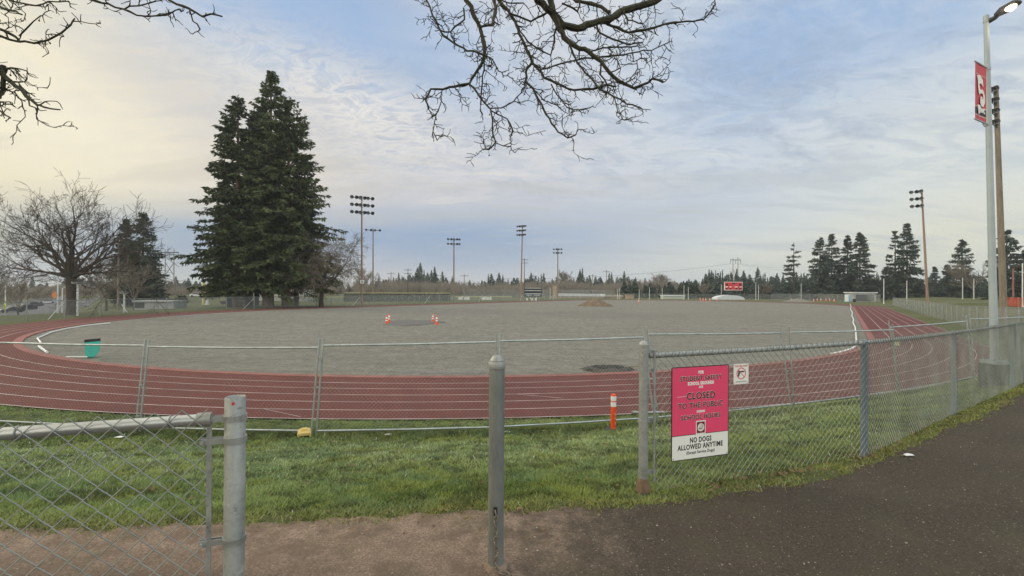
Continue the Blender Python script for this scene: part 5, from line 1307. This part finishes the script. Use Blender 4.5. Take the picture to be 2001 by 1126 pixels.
tw.build('branches', OAKB, t, split=.045)
# twisted tree with drooping twigs right of the firs
b = base(628, 84); t = thing('bare_tree', 'leafless lichen covered tree with drooping twigs right of the big firs', 'tree', b)
MB().tube([(0, 0, -.3), (0, 0, 1.2), (.1, 0, 3.0)], [.5, .38, .36], 10).build('trunk', OAKB, t, True)
tw = Twigs(8); spec = dict(wob=.2, up=[-.06, -.05, .0, .03], rmin=.02, kids=2, ang=.75, len=.5, pk=.8, n=.6, k0=1)
for az, el, L, rad in ((.1, 50, 6.5, .22), (.3, 35, 7, .2), (3.0, 60, 6, .2), (2.6, 35, 5, .18), (1.5, 70, 7, .22), (4.5, 50, 5.5, .18), (-.3, 65, 7.2, .22), (5.6, 45, 5.5, .17), (3.4, 20, 4.5, .16)):
    el_ = R(el); d = (math.cos(az)*math.cos(el_), math.sin(az)*math.cos(el_), math.sin(el_)); tw.limb((.1, 0, 2.2+.8*tw.r.random()), d, L, rad, 3, spec)
tw.build('branches', TWIGG, t, split=.05)
def bare(label, px, depth, pyt, seed, wid=.42, mat=TWIGB, group='small leafless trees around the field', lev=3):
    b = base(px, depth); Hh = P(px, pyt, depth).z-b.z; t = thing('bare_tree', label, 'tree', b, 0, group)
    MB().tube([(0, 0, -.3), (0, 0, Hh*.25)], [Hh*.022, Hh*.016], 7).build('trunk', OAKB, t, True)
    tw = Twigs(seed); spec = dict(wob=.13, up=[.05, .06, .05, .03], rmin=.028*depth/100, kids=2, ang=.5, len=.5, pk=.8, n=.4, k0=1)
    for k in range(8):
        a = k*2.4+tw.r.random(); el_ = R(40+40*tw.r.random()); d = (math.cos(a)*math.cos(el_)*wid*2, math.sin(a)*math.cos(el_), math.sin(el_)); tw.limb((0, 0, Hh*(.18+.1*tw.r.random())), d, Hh*.5, Hh*.011, lev-1, spec)
    tw.build('branches', mat, t, n=3); return t
for lab, px, dep, top, sd_, w in (('leafless tree behind the left road below the oak branches', 36, 74, 548, 61, .6), ('leafless tree between the oak and the pointed fir', 208, 100, 505, 62, .7), ('leafless bush tree at the foot of the pointed fir', 262, 96, 520, 63, .8), ('leafless tree under the left pylon', 318, 130, 545, 64, .6), ('leafless tree right of the reddish floodlight pole', 716, 190, 530, 65, .5), ('reddish leafless small tree left of the red scoreboard', 1377, 200, 556, 66, .7), ('leafless small tree right of the red scoreboard', 1496, 200, 557, 67, .6),
    ('leafless tree between the low building and the scoreboard', 1290, 260, 538, 68, .5), ('leafless tree above the low pale building', 1102, 270, 534, 69, .5), ('leafless tall tree behind firs left of the lamp post', 1902, 150, 512, 70, .4), ('leafless tree at the far left edge', -12, 110, 500, 71, .6), ('leafless small tree right of the first fir pair', 1640, 195, 545, 72, .5)):
    bare(lab, px, dep, top, sd_, w)

# ------------------------------------------------------------------ far woods (stuff)
def woods_conifers():
    r = np.random.default_rng(77); mb = MB()
    def one(px, depth, pyt, w):
        b = base(px, depth); pyt -= 2; w *= 1.75; Hh = P(px, pyt, depth).z-b.z; Rr = w*depth/F; n = int(260+60*r.random())
        q = r.random(n)**.9; a = r.random(n)*6.283; rr = Rr*(1.02-q)**(.55+.35*r.random())*(.4+.7*r.random(n)); z = Hh*(.06+.94*q)
        p = np.stack([b.x+np.cos(a)*rr*.35, b.y+np.sin(a)*rr*.35, b.z+z+.04*Hh*r.random(n)], 1); e = np.stack([b.x+np.cos(a)*rr, b.y+np.sin(a)*rr, b.z+z-.05*Hh*(1-q)], 1)
        wv = np.stack([-np.sin(a), np.cos(a), .35*r.normal(size=n)], 1)*(Rr*.24*(1.15-q*.8))[:, None]
        mb.add(np.stack([p-wv, p+wv, e], 1).reshape(-1, 3), T=np.arange(n*3).reshape(-1, 3))
        mb.segs([(b.x, b.y, b.z-.5)], [(b.x, b.y, b.z+Hh)], .35, .05, n=4)
    pr = [(-60, 566), (60, 556), (120, 552), (330, 556), (390, 548), (440, 556), (640, 556), (745, 550), (790, 540), (845, 540), (870, 548), (920, 552), (985, 543), (1010, 546), (1060, 548), (1090, 552), (1140, 546), (1170, 541), (1220, 542), (1300, 548), (1340, 550), (1370, 541), (1400, 540), (1430, 539), (1480, 545), (1520, 540), (1560, 536), (1640, 540), (1700, 552), (1760, 540), (1830, 550), (1900, 552), (1990, 540), (2100, 540)]
    X_ = [p_[0] for p_ in pr]; Y_ = [p_[1] for p_ in pr]
    px = -60.
    while px < 2090:
        top = np.interp(px, X_, Y_)
        one(px, 300+120*r.random() if px < 1330 else 235+70*r.random(), top+r.normal()*5.5+3-9*(r.random() < .12)+5*math.sin(px*.021+math.sin(px*.05)), 4+7*r.random()**1.5)
        px += 2.2+3.4*r.random()
    for k in range(240):
        px = 1215+r.random()*560; one(px, 198+36*r.random(), 550+r.random()*14, 6+3*r.random())
    for k in range(26):
        one(1700+r.random()*300, 190+40*r.random(), 556+r.random()*14, 7+4*r.random())
    for k in range(20): one(-40+r.random()*420, 210+60*r.random(), 568+r.random()*10, 8+3*r.random())
    return tag(mb.build('distant_conifers', FARFIR), 'belt of dark conifers standing along the whole horizon', 'woods', kind='stuff')
woods_conifers()
def woods_bare():
    r = np.random.default_rng(78); A, B, ra = [], [], []
    def one(px, depth, pyt, w):
        b = base(px, depth); Hh = P(px, pyt, depth).z-b.z; Rr = w*depth/F
        n = 260; q = r.random(n); a = r.random(n)*6.283
        c = np.stack([b.x+np.cos(a)*Rr*np.sqrt(r.random(n))*(.5+.5*q), b.y+np.sin(a)*Rr*np.sqrt(r.random(n))*.6, b.z+Hh*(.08+.80*q*(1-.25*r.random(n)))], 1)
        d = np.stack([(c[:, 0]-b.x)/Rr*.6+r.normal(0, .35, n), r.normal(0, .35, n), .9+.3*r.random(n)], 1); d /= np.linalg.norm(d, axis=1, keepdims=True)
        L = Hh*(.09+.12*r.random(n)); A.append(c); B.append(c+d*L[:, None]); ra.append(np.full(n, .075*depth/300)*(.6+.8*r.random(n)))
        for k in range(5):
            x = b.x+r.normal()*Rr*.3; A.append(np.array([(x, b.y, b.z-.3)])); B.append(np.array([(x+r.normal()*Rr*.3, b.y, b.z+Hh*.7)])); ra.append(np.array([.16*depth/300]))
    pr = [(-60, 560), (0, 562), (60, 566), (130, 560), (330, 562), (400, 566), (640, 556), (700, 552), (740, 556), (800, 553), (900, 556), (960, 558), (1060, 556), (1110, 552), (1180, 556), (1240, 556), (1300, 552), (1350, 560), (1420, 566), (1480, 568)]
    X_ = [p_[0] for p_ in pr]; Y_ = [p_[1] for p_ in pr]
    for k in range(430):
        px = -60+r.random()*1390; one(px, 215+75*r.random() if px > 620 else 150+90*r.random(), np.interp(px, X_, Y_)+r.normal()*4-8+9*r.random(), 10+8*r.random())
    for k in range(30):
        px = 1500+r.random()*500; one(px, 200+20*r.random(), 560+r.random()*8, 9+4*r.random())
    mb = MB().segs(np.concatenate(A), np.concatenate(B), np.concatenate(ra), np.concatenate(ra)*.3, n=3)
    return tag(mb.build('distant_bare_trees', TWIGB), 'belt of grey brown leafless trees below the far conifers', 'woods', kind='stuff')
woods_bare()

# ------------------------------------------------------------------ the tree overhead
class Over:
    def __init__(s, seed): s.r = np.random.default_rng(seed); s.mb = MB(); s.buds = MB()
    def path(s, pts, rad): s.mb.tube(pts, rad, 7)
    def twig(s, p, d, L, rad, lev):
        r = s.r; n = max(3, int(L/.024)); st = L/n; P_ = [np.array(p)]; d = np.array(d)/np.linalg.norm(d); Rd = [rad]; spurs = []
        for k in range(n):
            d = d+r.normal(0, .33, 3); d[2] -= .02; d /= np.linalg.norm(d); P_.append(P_[-1]+d*st*(.7+.6*r.random())); Rd.append(rad*(1-.55*(k+1)/n)*(1+.16*r.random()))
            if lev > 0 and r.random() < .74: spurs.append((P_[-1].copy(), d.copy(), Rd[-1]))
        Rd[-1] *= 1.35
        s.mb.tube(P_, Rd, 5)
        for p_, d_, rr in spurs:
            ax = r.normal(0, 1, 3); ax -= d_*(ax@d_); ax /= np.linalg.norm(ax); a = .6+.7*r.random()
            nd = d_*math.cos(a)+ax*math.sin(a); long_ = r.random() < .28
            s.twig(p_, nd, (.10+.12*r.random()) if long_ and lev > 1 else .022+.04*r.random(), max(rr*.7, .0025), lev-1 if long_ else 0)
    def limb(s, pxs, depths, r0, r1, per=1.0, lev=2, tl=(.04, .13)):
        """pxs: (px, py); depths: start, end"""
        r = s.r; pts = []
        q = np.r_[0, np.cumsum([math.hypot(b[0]-a[0], b[1]-a[1]) for a, b in zip(pxs[:-1], pxs[1:])])]; q /= q[-1]
        for (x, y), t_ in zip(pxs, q): pts.append(np.array(P(x, y, depths[0]+(depths[1]-depths[0])*t_)))
        # refine with gnarl
        F_ = []
        for a, b in zip(pts[:-1], pts[1:]):
            n = max(2, int(np.linalg.norm(b-a)/.04))
            for k in range(n): F_.append(a+(b-a)*k/n+r.normal(0, .0035, 3))
        F_.append(pts[-1]); N = len(F_); F_ = np.array(F_)
        rad = np.linspace(r0*.76, r1, N)*(1+.13*np.abs(r.normal(0, 1, N))); s.mb.tube(F_, rad, 8)
        for k in range(1, N):
            if r.random() < .62*per:
                d_ = F_[k]-F_[k-1]; d_ /= np.linalg.norm(d_); ax = r.normal(0, 1, 3); ax -= d_*(ax@d_); ax /= np.linalg.norm(ax); a = .5+.8*r.random()
                L = tl[0]+(tl[1]-tl[0])*r.random()**1.6
                s.twig(F_[k], d_*math.cos(a)+ax*math.sin(a), L, max(.0034, min(.0055, rad[k]*.5)), lev if r.random() < .6 else 1)
            if r.random() < .035*per:
                p = F_[k]+np.array((0, 0, -.03))+r.normal(0, .008, 3); s.mb.segs([F_[k]], [p], .0012, n=3); s.mb.lathe([(.001, -.006), (.0055, 0), (.001, .006)], c=p, n=6)
        return F_
Z = lambda L: [(800+x/3.227, y/3.227) for x, y in L]; Y2 = lambda L: [(x/4.169, y/4.169) for x, y in L]
TWB = simple('twig_bark', (.040, .033, .027), .9, 0, .4, 40, .4, None, (.075, .075, .042))
t = thing('overhanging_tree', 'leafless gnarled tree whose twigs hang into the top of the view', 'tree', (0, 0, 0))
ov = Over(3)
for pts, dp, r0, r1, per in (
    ([(355, -60), (362, 0), (400, 80), (440, 170), (470, 260), (480, 350), (460, 400), (410, 470), (380, 530), (250, 550), (130, 565), (105, 640), (120, 690)], (3.3, 3.0), .022, .004, 1), ([(380, 530), (430, 590), (470, 640), (515, 690), (520, 800), (540, 900), (500, 945)], (3.05, 2.9), .009, .0035, 1.1), ([(515, 690), (620, 750), (655, 830)], (2.95, 2.9), .006, .003, 1),
    ([(540, 900), (640, 925)], (2.9, 2.95), .004, .003, 1), ([(205, 560), (200, 640), (170, 720), (150, 830), (175, 885)], (3.0, 3.0), .005, .0025, .9), ([(480, 350), (400, 330), (310, 290), (210, 220), (160, 130), (115, 20), (100, -20)], (3.05, 3.3), .009, .005, 1.1), ([(340, 50), (350, 120), (260, 200), (190, 190)], (3.2, 3.1), .008, .004, .9),
    ([(515, 690), (580, 680), (650, 640), (700, 580), (730, 555)], (2.95, 3.1), .006, .003, .9), ([(440, 170), (520, 160), (545, 60), (530, -20)], (3.2, 3.5), .010, .012, .9), ([(475, 350), (530, 370), (560, 450), (590, 475)], (3.05, 3.0), .005, .003, .8), ([(470, 260), (465, 440), (460, 560), (450, 660)], (3.1, 3.0), .007, .004, .8),
    ([(540, -40), (560, 0), (640, 90), (690, 190), (740, 320), (770, 390), (740, 430), (735, 520), (780, 560), (830, 660), (880, 750), (940, 830), (1000, 870), (1050, 850)], (3.6, 3.0), .018, .004, 1), ([(770, 390), (860, 490), (960, 540), (1040, 570), (1160, 560), (1250, 540), (1300, 545)], (3.3, 3.1), .012, .005, 1.1), ([(890, 530), (950, 620), (990, 680), (1070, 700), (1140, 680)], (3.25, 3.1), .006, .003, 1),
    ([(790, -50), (810, 0), (890, 80), (960, 160), (1060, 180), (1180, 140), (1280, 110), (1350, 60), (1450, 40), (1550, 5), (1600, -30)], (3.3, 3.6), .032, .022, .9), ([(880, -40), (900, 40), (930, 140), (980, 240), (1040, 290), (1130, 330), (1210, 390), (1260, 460), (1320, 510), (1420, 555), (1500, 520), (1530, 500), (1600, 520)], (3.4, 3.0), .030, .005, 1.1), ([(1250, 150), (1380, 205), (1500, 185), (1620, 150), (1750, 140), (1860, 125), (1930, 25)], (3.5, 3.4), .014, .004, 1),
    ([(1000, -40), (1050, 0), (1180, 30), (1260, 85)], (3.6, 3.5), .014, .012, .8), ([(1000, 250), (1060, 400), (1130, 480), (1200, 560), (1290, 610), (1370, 650), (1450, 680)], (3.25, 3.0), .010, .004, 1.1), ([(1180, 160), (1200, 210), (1280, 250), (1400, 280), (1470, 270)], (3.45, 3.3), .010, .004, 1.2), ([(1210, 360), (1400, 340), (1570, 300), (1640, 265)], (3.2, 3.2), .008, .003, 1),
    ([(770, 400), (830, 440), (960, 400), (1100, 370), (1210, 360)], (3.3, 3.2), .007, .005, 1), ([(1290, 610), (1310, 700), (1340, 750), (1380, 755)], (3.05, 3.0), .005, .003, 1), ([(930, 150), (910, 260), (890, 350), (780, 290), (700, 200)], (3.4, 3.3), .009, .004, 1), ([(780, 560), (850, 640), (930, 665)], (3.1, 3.1), .005, .003, 1), ([(1130, 330), (1220, 300), (1330, 300), (1440, 290)], (3.2, 3.2), .008, .004, 1.4), ([(1210, 390), (1200, 470), (1260, 540), (1240, 600)], (3.2, 3.1), .008, .004, 1.2),
    ([(640, 90), (760, 130), (850, 100), (900, 60)], (3.5, 3.5), .008, .008, 1), ([(1260, 460), (1330, 430), (1310, 380)], (3.1, 3.1), .006, .003, 1), ([(1380, 520), (1440, 430), (1430, 380), (1460, 365)], (3.1, 3.2), .005, .003, 1), ([(1350, 60), (1380, 130), (1470, 150)], (3.5, 3.4), .008, .004, 1.1), ([(960, 20), (1060, 70), (1080, 0), (1090, -30)], (3.4, 3.5), .009, .006, 1.1), ([(560, 0), (640, 20), (720, 20)], (3.5, 3.4), .008, .004, 1)):
    ov.limb(Z(pts), dp, r0*.92, r1*1.1, per*2.6, 2, (.03, .10))
for pts, dp, r0, r1, per in (
    ([(-80, 210), (0, 235), (130, 300), (150, 335), (280, 350), (400, 325), (500, 270), (570, 210), (610, 150)], (2.6, 2.5), .010, .003, .75), ([(-60, 300), (0, 300), (150, 340)], (2.6, 2.6), .008, .006, .8), ([(150, 290), (230, 210), (330, 130)], (2.6, 2.6), .005, .0025, .8), ([(-60, 520), (0, 560), (30, 620), (130, 700), (210, 780), (300, 860), (350, 880), (490, 895)], (2.5, 2.4), .018, .003, .8), ([(20, 540), (35, 640), (20, 740), (-10, 800)], (2.5, 2.5), .013, .010, 1.6), ([(-40, 860), (10, 900), (30, 940), (85, 962)], (2.5, 2.4), .006, .003, .7), ([(0, 830), (60, 840), (120, 870)], (2.5, 2.5), .006, .003, 1),
    ([(-60, 30), (0, 50), (60, 80), (130, 100), (180, 120)], (2.7, 2.6), .010, .004, 1.3), ([(40, -30), (80, 0), (180, 30), (300, 50), (400, 20), (560, 10)], (2.7, 2.7), .007, .003, 1), ([(640, -40), (730, 0), (880, 30), (1000, 75), (1150, 130), (1300, 130), (1400, 95), (1470, 75)], (2.7, 2.6), .008, .003, .55), ([(1000, 75), (1130, 50), (1270, 10)], (2.65, 2.7), .005, .003, .8), ([(1330, -50), (1380, 0), (1500, 50), (1640, 130), (1720, 120), (1810, 135)], (2.7, 2.6), .009, .004, .5), ([(1540, 90), (1570, 170), (1630, 240)], (2.65, 2.6), .005, .003, .8), ([(30, 620), (60, 560), (130, 560), (220, 580)], (2.5, 2.5), .006, .003, 1.3), ([(210, 780), (230, 860), (290, 880)], (2.45, 2.4), .004, .0025, .8), ([(0, 700), (60, 740), (120, 740), (150, 800)], (2.5, 2.5), .006, .003, 1.2)):
    ov.limb(Y2(pts), dp, r0, r1, per, 2, (.03, .085))
ov.mb.build('twigs', TWB, t, True)
# trunk and the limbs that carry those twigs, behind and above the camera
TX, TY = -.9, -1.6; tz = h1(TX, TY); mb = MB()
mb.tube([(TX, TY, tz-.2), (TX, TY, tz+.3), (TX+.05, TY, tz+1.6), (TX, TY+.1, tz+2.6)], [.34, .26, .22, .22], 14); mb.build('trunk', BARK, t, True)
mb = MB(); tb = np.array((TX, TY+.05, tz+2.45))
for px, py, dpt, r1 in ((800+355/3.227, -19, 3.3, .024), (800+540/3.227, -12, 3.6, .02), (800+790/3.227, -15, 3.3, .034), (800+880/3.227, -12, 3.4, .032), (-14, 125, 2.5, .02), (-19, 50, 2.6, .012), (640/4.169, -10, 2.7, .01), (1330/4.169, -12, 2.7, .011), (1330, -9, 3.6, .024)):
    e = np.array(P(px, py, dpt)); md = (tb+e)/2+np.array((0, 0, .75))
    q = np.linspace(0, 1, 18)[:, None]; pts = tb*(1-q)**2+2*md*q*(1-q)+e*q**2; pts[1:-1] += rng.normal(0, .02, pts[1:-1].shape)
    mb.tube(pts, np.linspace(.11, r1, 18), 9)
mb.build('limbs', BARK, t, True)

# ------------------------------------------------------------------ sky and light
SUN_AZ, SUN_EL = -72., 24.          # degrees from straight ahead, to the left
world = bpy.data.worlds.new('World'); scene.world = world; world.use_nodes = True; nt = world.node_tree; nt.nodes.clear()
out = nt.nodes.new('ShaderNodeOutputWorld'); bg = nt.nodes.new('ShaderNodeBackground'); nt.links.new(bg.outputs[0], out.inputs[0]); bg.inputs[1].default_value = .1
sky = nt.nodes.new('ShaderNodeTexSky'); sky.sky_type = 'NISHITA'; sky.sun_disc = False; sky.sun_elevation = R(SUN_EL); sky.sun_rotation = R(SUN_AZ); sky.air_density = 1.0; sky.dust_density = 1.0
tc = nt.nodes.new('ShaderNodeTexCoord'); sx = nt.nodes.new('ShaderNodeSeparateXYZ'); nt.links.new(tc.outputs['Generated'], sx.inputs[0])
X, Y, Zz = sx.outputs
zc = math_n(nt, 'MAXIMUM', Zz, .0); den = math_n(nt, 'ADD', zc, .16)
cu = math_n(nt, 'DIVIDE', X, den); cv = math_n(nt, 'DIVIDE', Y, den)
cmb = nt.nodes.new('ShaderNodeCombineXYZ'); nt.links.new(cu, cmb.inputs[0]); nt.links.new(cv, cmb.inputs[1])
def noise(scale, detail, rough, dist, rot=0, sc=(1, 1, 1), off=(0, 0, 0)):
    mp = nt.nodes.new('ShaderNodeMapping'); mp.inputs['Rotation'].default_value = (0, 0, R(rot)); mp.inputs['Scale'].default_value = sc; mp.inputs['Location'].default_value = off
    nt.links.new(cmb.outputs[0], mp.inputs[0]); n = nt.nodes.new('ShaderNodeTexNoise'); nt.links.new(mp.outputs[0], n.inputs['Vector'])
    n.inputs['Scale'].default_value = scale; n.inputs['Detail'].default_value = detail; n.inputs['Roughness'].default_value = rough; n.inputs['Distortion'].default_value = dist; return n.outputs['Fac']
def blob(px, py, rx, ry, tilt=0):
    """soft mask round a sky direction: azimuth / elevation radii in degrees"""
    d = P(px, py, 1)-Vector((0, 0, EYE)); az0 = math.atan2(d.x, d.y); el0 = math.atan2(d.z, math.hypot(d.x, d.y))
    az = math_n(nt, 'SUBTRACT', AZ, az0); el = math_n(nt, 'SUBTRACT', EL, el0)
    c, s = math.cos(R(tilt)), math.sin(R(tilt))
    a = math_n(nt, 'ADD', math_n(nt, 'MULTIPLY', az, c/R(rx)), math_n(nt, 'MULTIPLY', el, s/R(rx)))
    b = math_n(nt, 'ADD', math_n(nt, 'MULTIPLY', az, -s/R(ry)), math_n(nt, 'MULTIPLY', el, c/R(ry)))
    q = math_n(nt, 'ADD', math_n(nt, 'MULTIPLY', a, a), math_n(nt, 'MULTIPLY', b, b))
    q = math_n(nt, 'ADD', q, math_n(nt, 'MULTIPLY', math_n(nt, 'SUBTRACT', NB, .5), 1.1))
    return math_n(nt, 'EXPONENT', math_n(nt, 'MULTIPLY', math_n(nt, 'MAXIMUM', q, 0), -1))
AZ = math_n(nt, 'ARCTAN2', X, Y); EL = math_n(nt, 'ARCSINE', Zz)
NB = noise(1.6, 6, .6, .6, 25, (1, 1.5, 1), (3, 1, 0))
N1 = noise(.8, 7, .58, .7, 20, (1, 1.7, 1), (0, 2, 0)); N2 = noise(5.5, 7, .62, .9, -25, (1, 1.5, 1)); N3 = noise(2.0, 8, .62, .4, 14, (.45, 1.6, 1), (5, 0, 0)); N4 = noise(13, 6, .62, .8, 10, (1, 1.3, 1)); N5 = noise(2.6, 7, .66, 1.1, -30, (1, 1.8, 1), (7, 3, 0)); N6 = noise(8, 7, .64, 1.0, 30, (1, 1.4, 1), (1, 8, 0))
S = lambda r, g, b_: tuple((c/255/12.92 if c/255 <= .04045 else ((c/255+.055)/1.055)**2.4)*10 for c in (r, g, b_))
# high thin cloud deck: colour drifts from cream near the hidden sun to cool grey on the right
az01 = maprange(nt, AZ, -.75, .75, 0, 1, False)
deck = ramp(nt, az01, [(0, S(240, 230, 203)), (.30, S(222, 216, 210)), (.55, S(212, 213, 217)), (.8, S(214, 221, 224)), (1, S(222, 227, 222))])
c = deck
clear = mix(nt, .85, sky.outputs[0], S(154, 188, 230))
def ridge(n, p):
    q = math_n(nt, 'SUBTRACT', 1, math_n(nt, 'ABSOLUTE', math_n(nt, 'MULTIPLY_ADD', n, 2.6, -1.3))); return math_n(nt, 'POWER', math_n(nt, 'MAXIMUM', q, 0), p)
def paint(c, mask, col, k): return mix(nt, math_n(nt, 'MULTIPLY', mask, k, clamp=True), c, col)
c = paint(c, blob(430, 20, 9, 4), clear, .7)
c = paint(c, blob(880, 110, 9, 6), clear, .6)
c = paint(c, blob(1500, 60, 15, 10, 20), clear, .75)
c = paint(c, blob(1800, 20, 12, 6), clear, .6)
c = paint(c, blob(1480, 190, 7, 3, 25), clear, .45)
c = paint(c, blob(60, 200, 16, 9, -14), S(254, 243, 208), .95)
c = paint(c, blob(40, 420, 16, 3.0, -6), S(242, 230, 190), .75)
c = paint(c, blob(360, 190, 10, 4, -22), S(214, 208, 204), .7)
c = paint(c, blob(330, 300, 13, 5, -16), S(222, 214, 206), .5)
c = paint(c, blob(880, 470, 22, 3.8), S(156, 178, 208), .97)
c = paint(c, blob(350, 470, 12, 3.2), S(160, 178, 200), .85)
c = paint(c, blob(60, 530, 18, 2.2), S(172, 186, 202), .6)
c = paint(c, blob(1000, 330, 15, 4.5, 5), S(203, 203, 210), .6)
c = paint(c, blob(1260, 420, 12, 3, 8), S(188, 198, 212), .6)
c = paint(c, blob(1500, 510, 22, 3.2), S(222, 224, 214), .8)
c = paint(c, blob(1850, 470, 14, 3.6, 8), S(228, 226, 202), .6)
# grey undersides of the rippled altocumulus, then the bright sunlit veins between them
hi = maprange(nt, EL, .13, .30); rightw = maprange(nt, AZ, -.50, -.05, .25, 1)
hw = math_n(nt, 'MULTIPLY', hi, rightw)
c = paint(c, math_n(nt, 'MULTIPLY', maprange(nt, N2, .40, .60), hw), S(174, 189, 208), .60)
c = paint(c, math_n(nt, 'MULTIPLY', maprange(nt, N5, .50, .66), hw), S(168, 181, 200), .6)
c = paint(c, math_n(nt, 'MULTIPLY', ridge(N2, 3), math_n(nt, 'MULTIPLY', hw, maprange(nt, N5, .60, .40))), S(228, 232, 236), .50)
c = paint(c, math_n(nt, 'MULTIPLY', ridge(N4, 5), math_n(nt, 'MULTIPLY', hw, maprange(nt, N5, .35, .6))), S(228, 230, 234), .22)
c = paint(c, blob(640, 45, 18, 8, -12), clear, .85)
c = paint(c, blob(1500, 70, 9, 4, 20), clear, .45)
c = paint(c, blob(1780, 40, 10, 4, 10), clear, .4)
# lumpy bright edge where the cream deck breaks up
eb = blob(700, 215, 15, 4.5, -14)
c = paint(c, math_n(nt, 'MULTIPLY', eb, maprange(nt, N2, .40, .60)), S(190, 193, 204), .75)
c = paint(c, math_n(nt, 'MULTIPLY', eb, ridge(N6, 4)), S(240, 236, 228), .9)
# long streaks low in the deck
lo_ = math_n(nt, 'MULTIPLY', maprange(nt, EL, .36, .22), maprange(nt, EL, .03, .09))
c = paint(c, math_n(nt, 'MULTIPLY', maprange(nt, N3, .46, .64), lo_), mix(nt, az01, S(206, 200, 186), S(190, 200, 208)), .55)
c = paint(c, math_n(nt, 'MULTIPLY', maprange(nt, N3, .46, .33), lo_), mix(nt, az01, S(250, 238, 206), S(226, 230, 230)), .35)
c = paint(c, blob(880, 475, 21, 3.2), S(150, 173, 202), .7)
c = paint(c, blob(350, 475, 11, 2.6), S(154, 174, 198), .55)
c = paint(c, blob(70, 215, 11, 5, -14), S(255, 247, 222), .55)
c = mix(nt, math_n(nt, 'MULTIPLY', maprange(nt, EL, .0, .05, 1, 0), .35), c, S(210, 216, 216))
gain = math_n(nt, 'ADD', 1, math_n(nt, 'ADD', math_n(nt, 'MULTIPLY', maprange(nt, EL, .62, 1.0), .85), math_n(nt, 'MULTIPLY', math_n(nt, 'MULTIPLY', maprange(nt, Y, .25, -.35), maprange(nt, EL, .75, .6)), 1.0)))  # unseen sky overhead and behind the camera brightened as added fill light
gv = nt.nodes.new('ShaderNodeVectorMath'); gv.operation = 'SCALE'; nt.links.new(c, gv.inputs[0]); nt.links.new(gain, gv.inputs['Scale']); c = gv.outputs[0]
back = maprange(nt, Zz, -.02, -.1); c = mix(nt, back, c, S(90, 90, 84))
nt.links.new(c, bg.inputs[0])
sd = bpy.data.lights.new('sun', 'SUN'); sd.energy = 1.0; sd.angle = R(14); sd.color = (1, .90, .76)
so = bpy.data.objects.new('sun', sd); COL.objects.link(so)
dv = Vector((math.sin(R(SUN_AZ))*math.cos(R(SUN_EL)), math.cos(R(SUN_AZ))*math.cos(R(SUN_EL)), math.sin(R(SUN_EL))))
so.rotation_euler = dv.to_track_quat('Z', 'Y').to_euler(); so.location = (0, 0, 60)
hz = MB().box((0, 0, 26), (3200, 3200, 72)); hm = bpy.data.materials.new('haze_air'); hm.use_nodes = True; hn = hm.node_tree; hn.nodes.clear()
ho = hn.nodes.new('ShaderNodeOutputMaterial'); hv = hn.nodes.new('ShaderNodeVolumePrincipled'); hv.inputs['Color'].default_value = (.78, .84, .90, 1); hv.inputs['Density'].default_value = .00036; hv.inputs['Anisotropy'].default_value = .2
hn.links.new(hv.outputs[0], ho.inputs['Volume']); tag(hz.build('haze', hm), kind='stuff')
vs = scene.view_settings; vs.view_transform = 'Standard'; vs.look = 'None'; vs.exposure = 0; vs.gamma = 1
scene.render.film_transparent = False
cy = scene.cycles; cy.max_bounces = 6; cy.diffuse_bounces = 3; cy.glossy_bounces = 2; cy.transparent_max_bounces = 24; cy.use_denoising = True
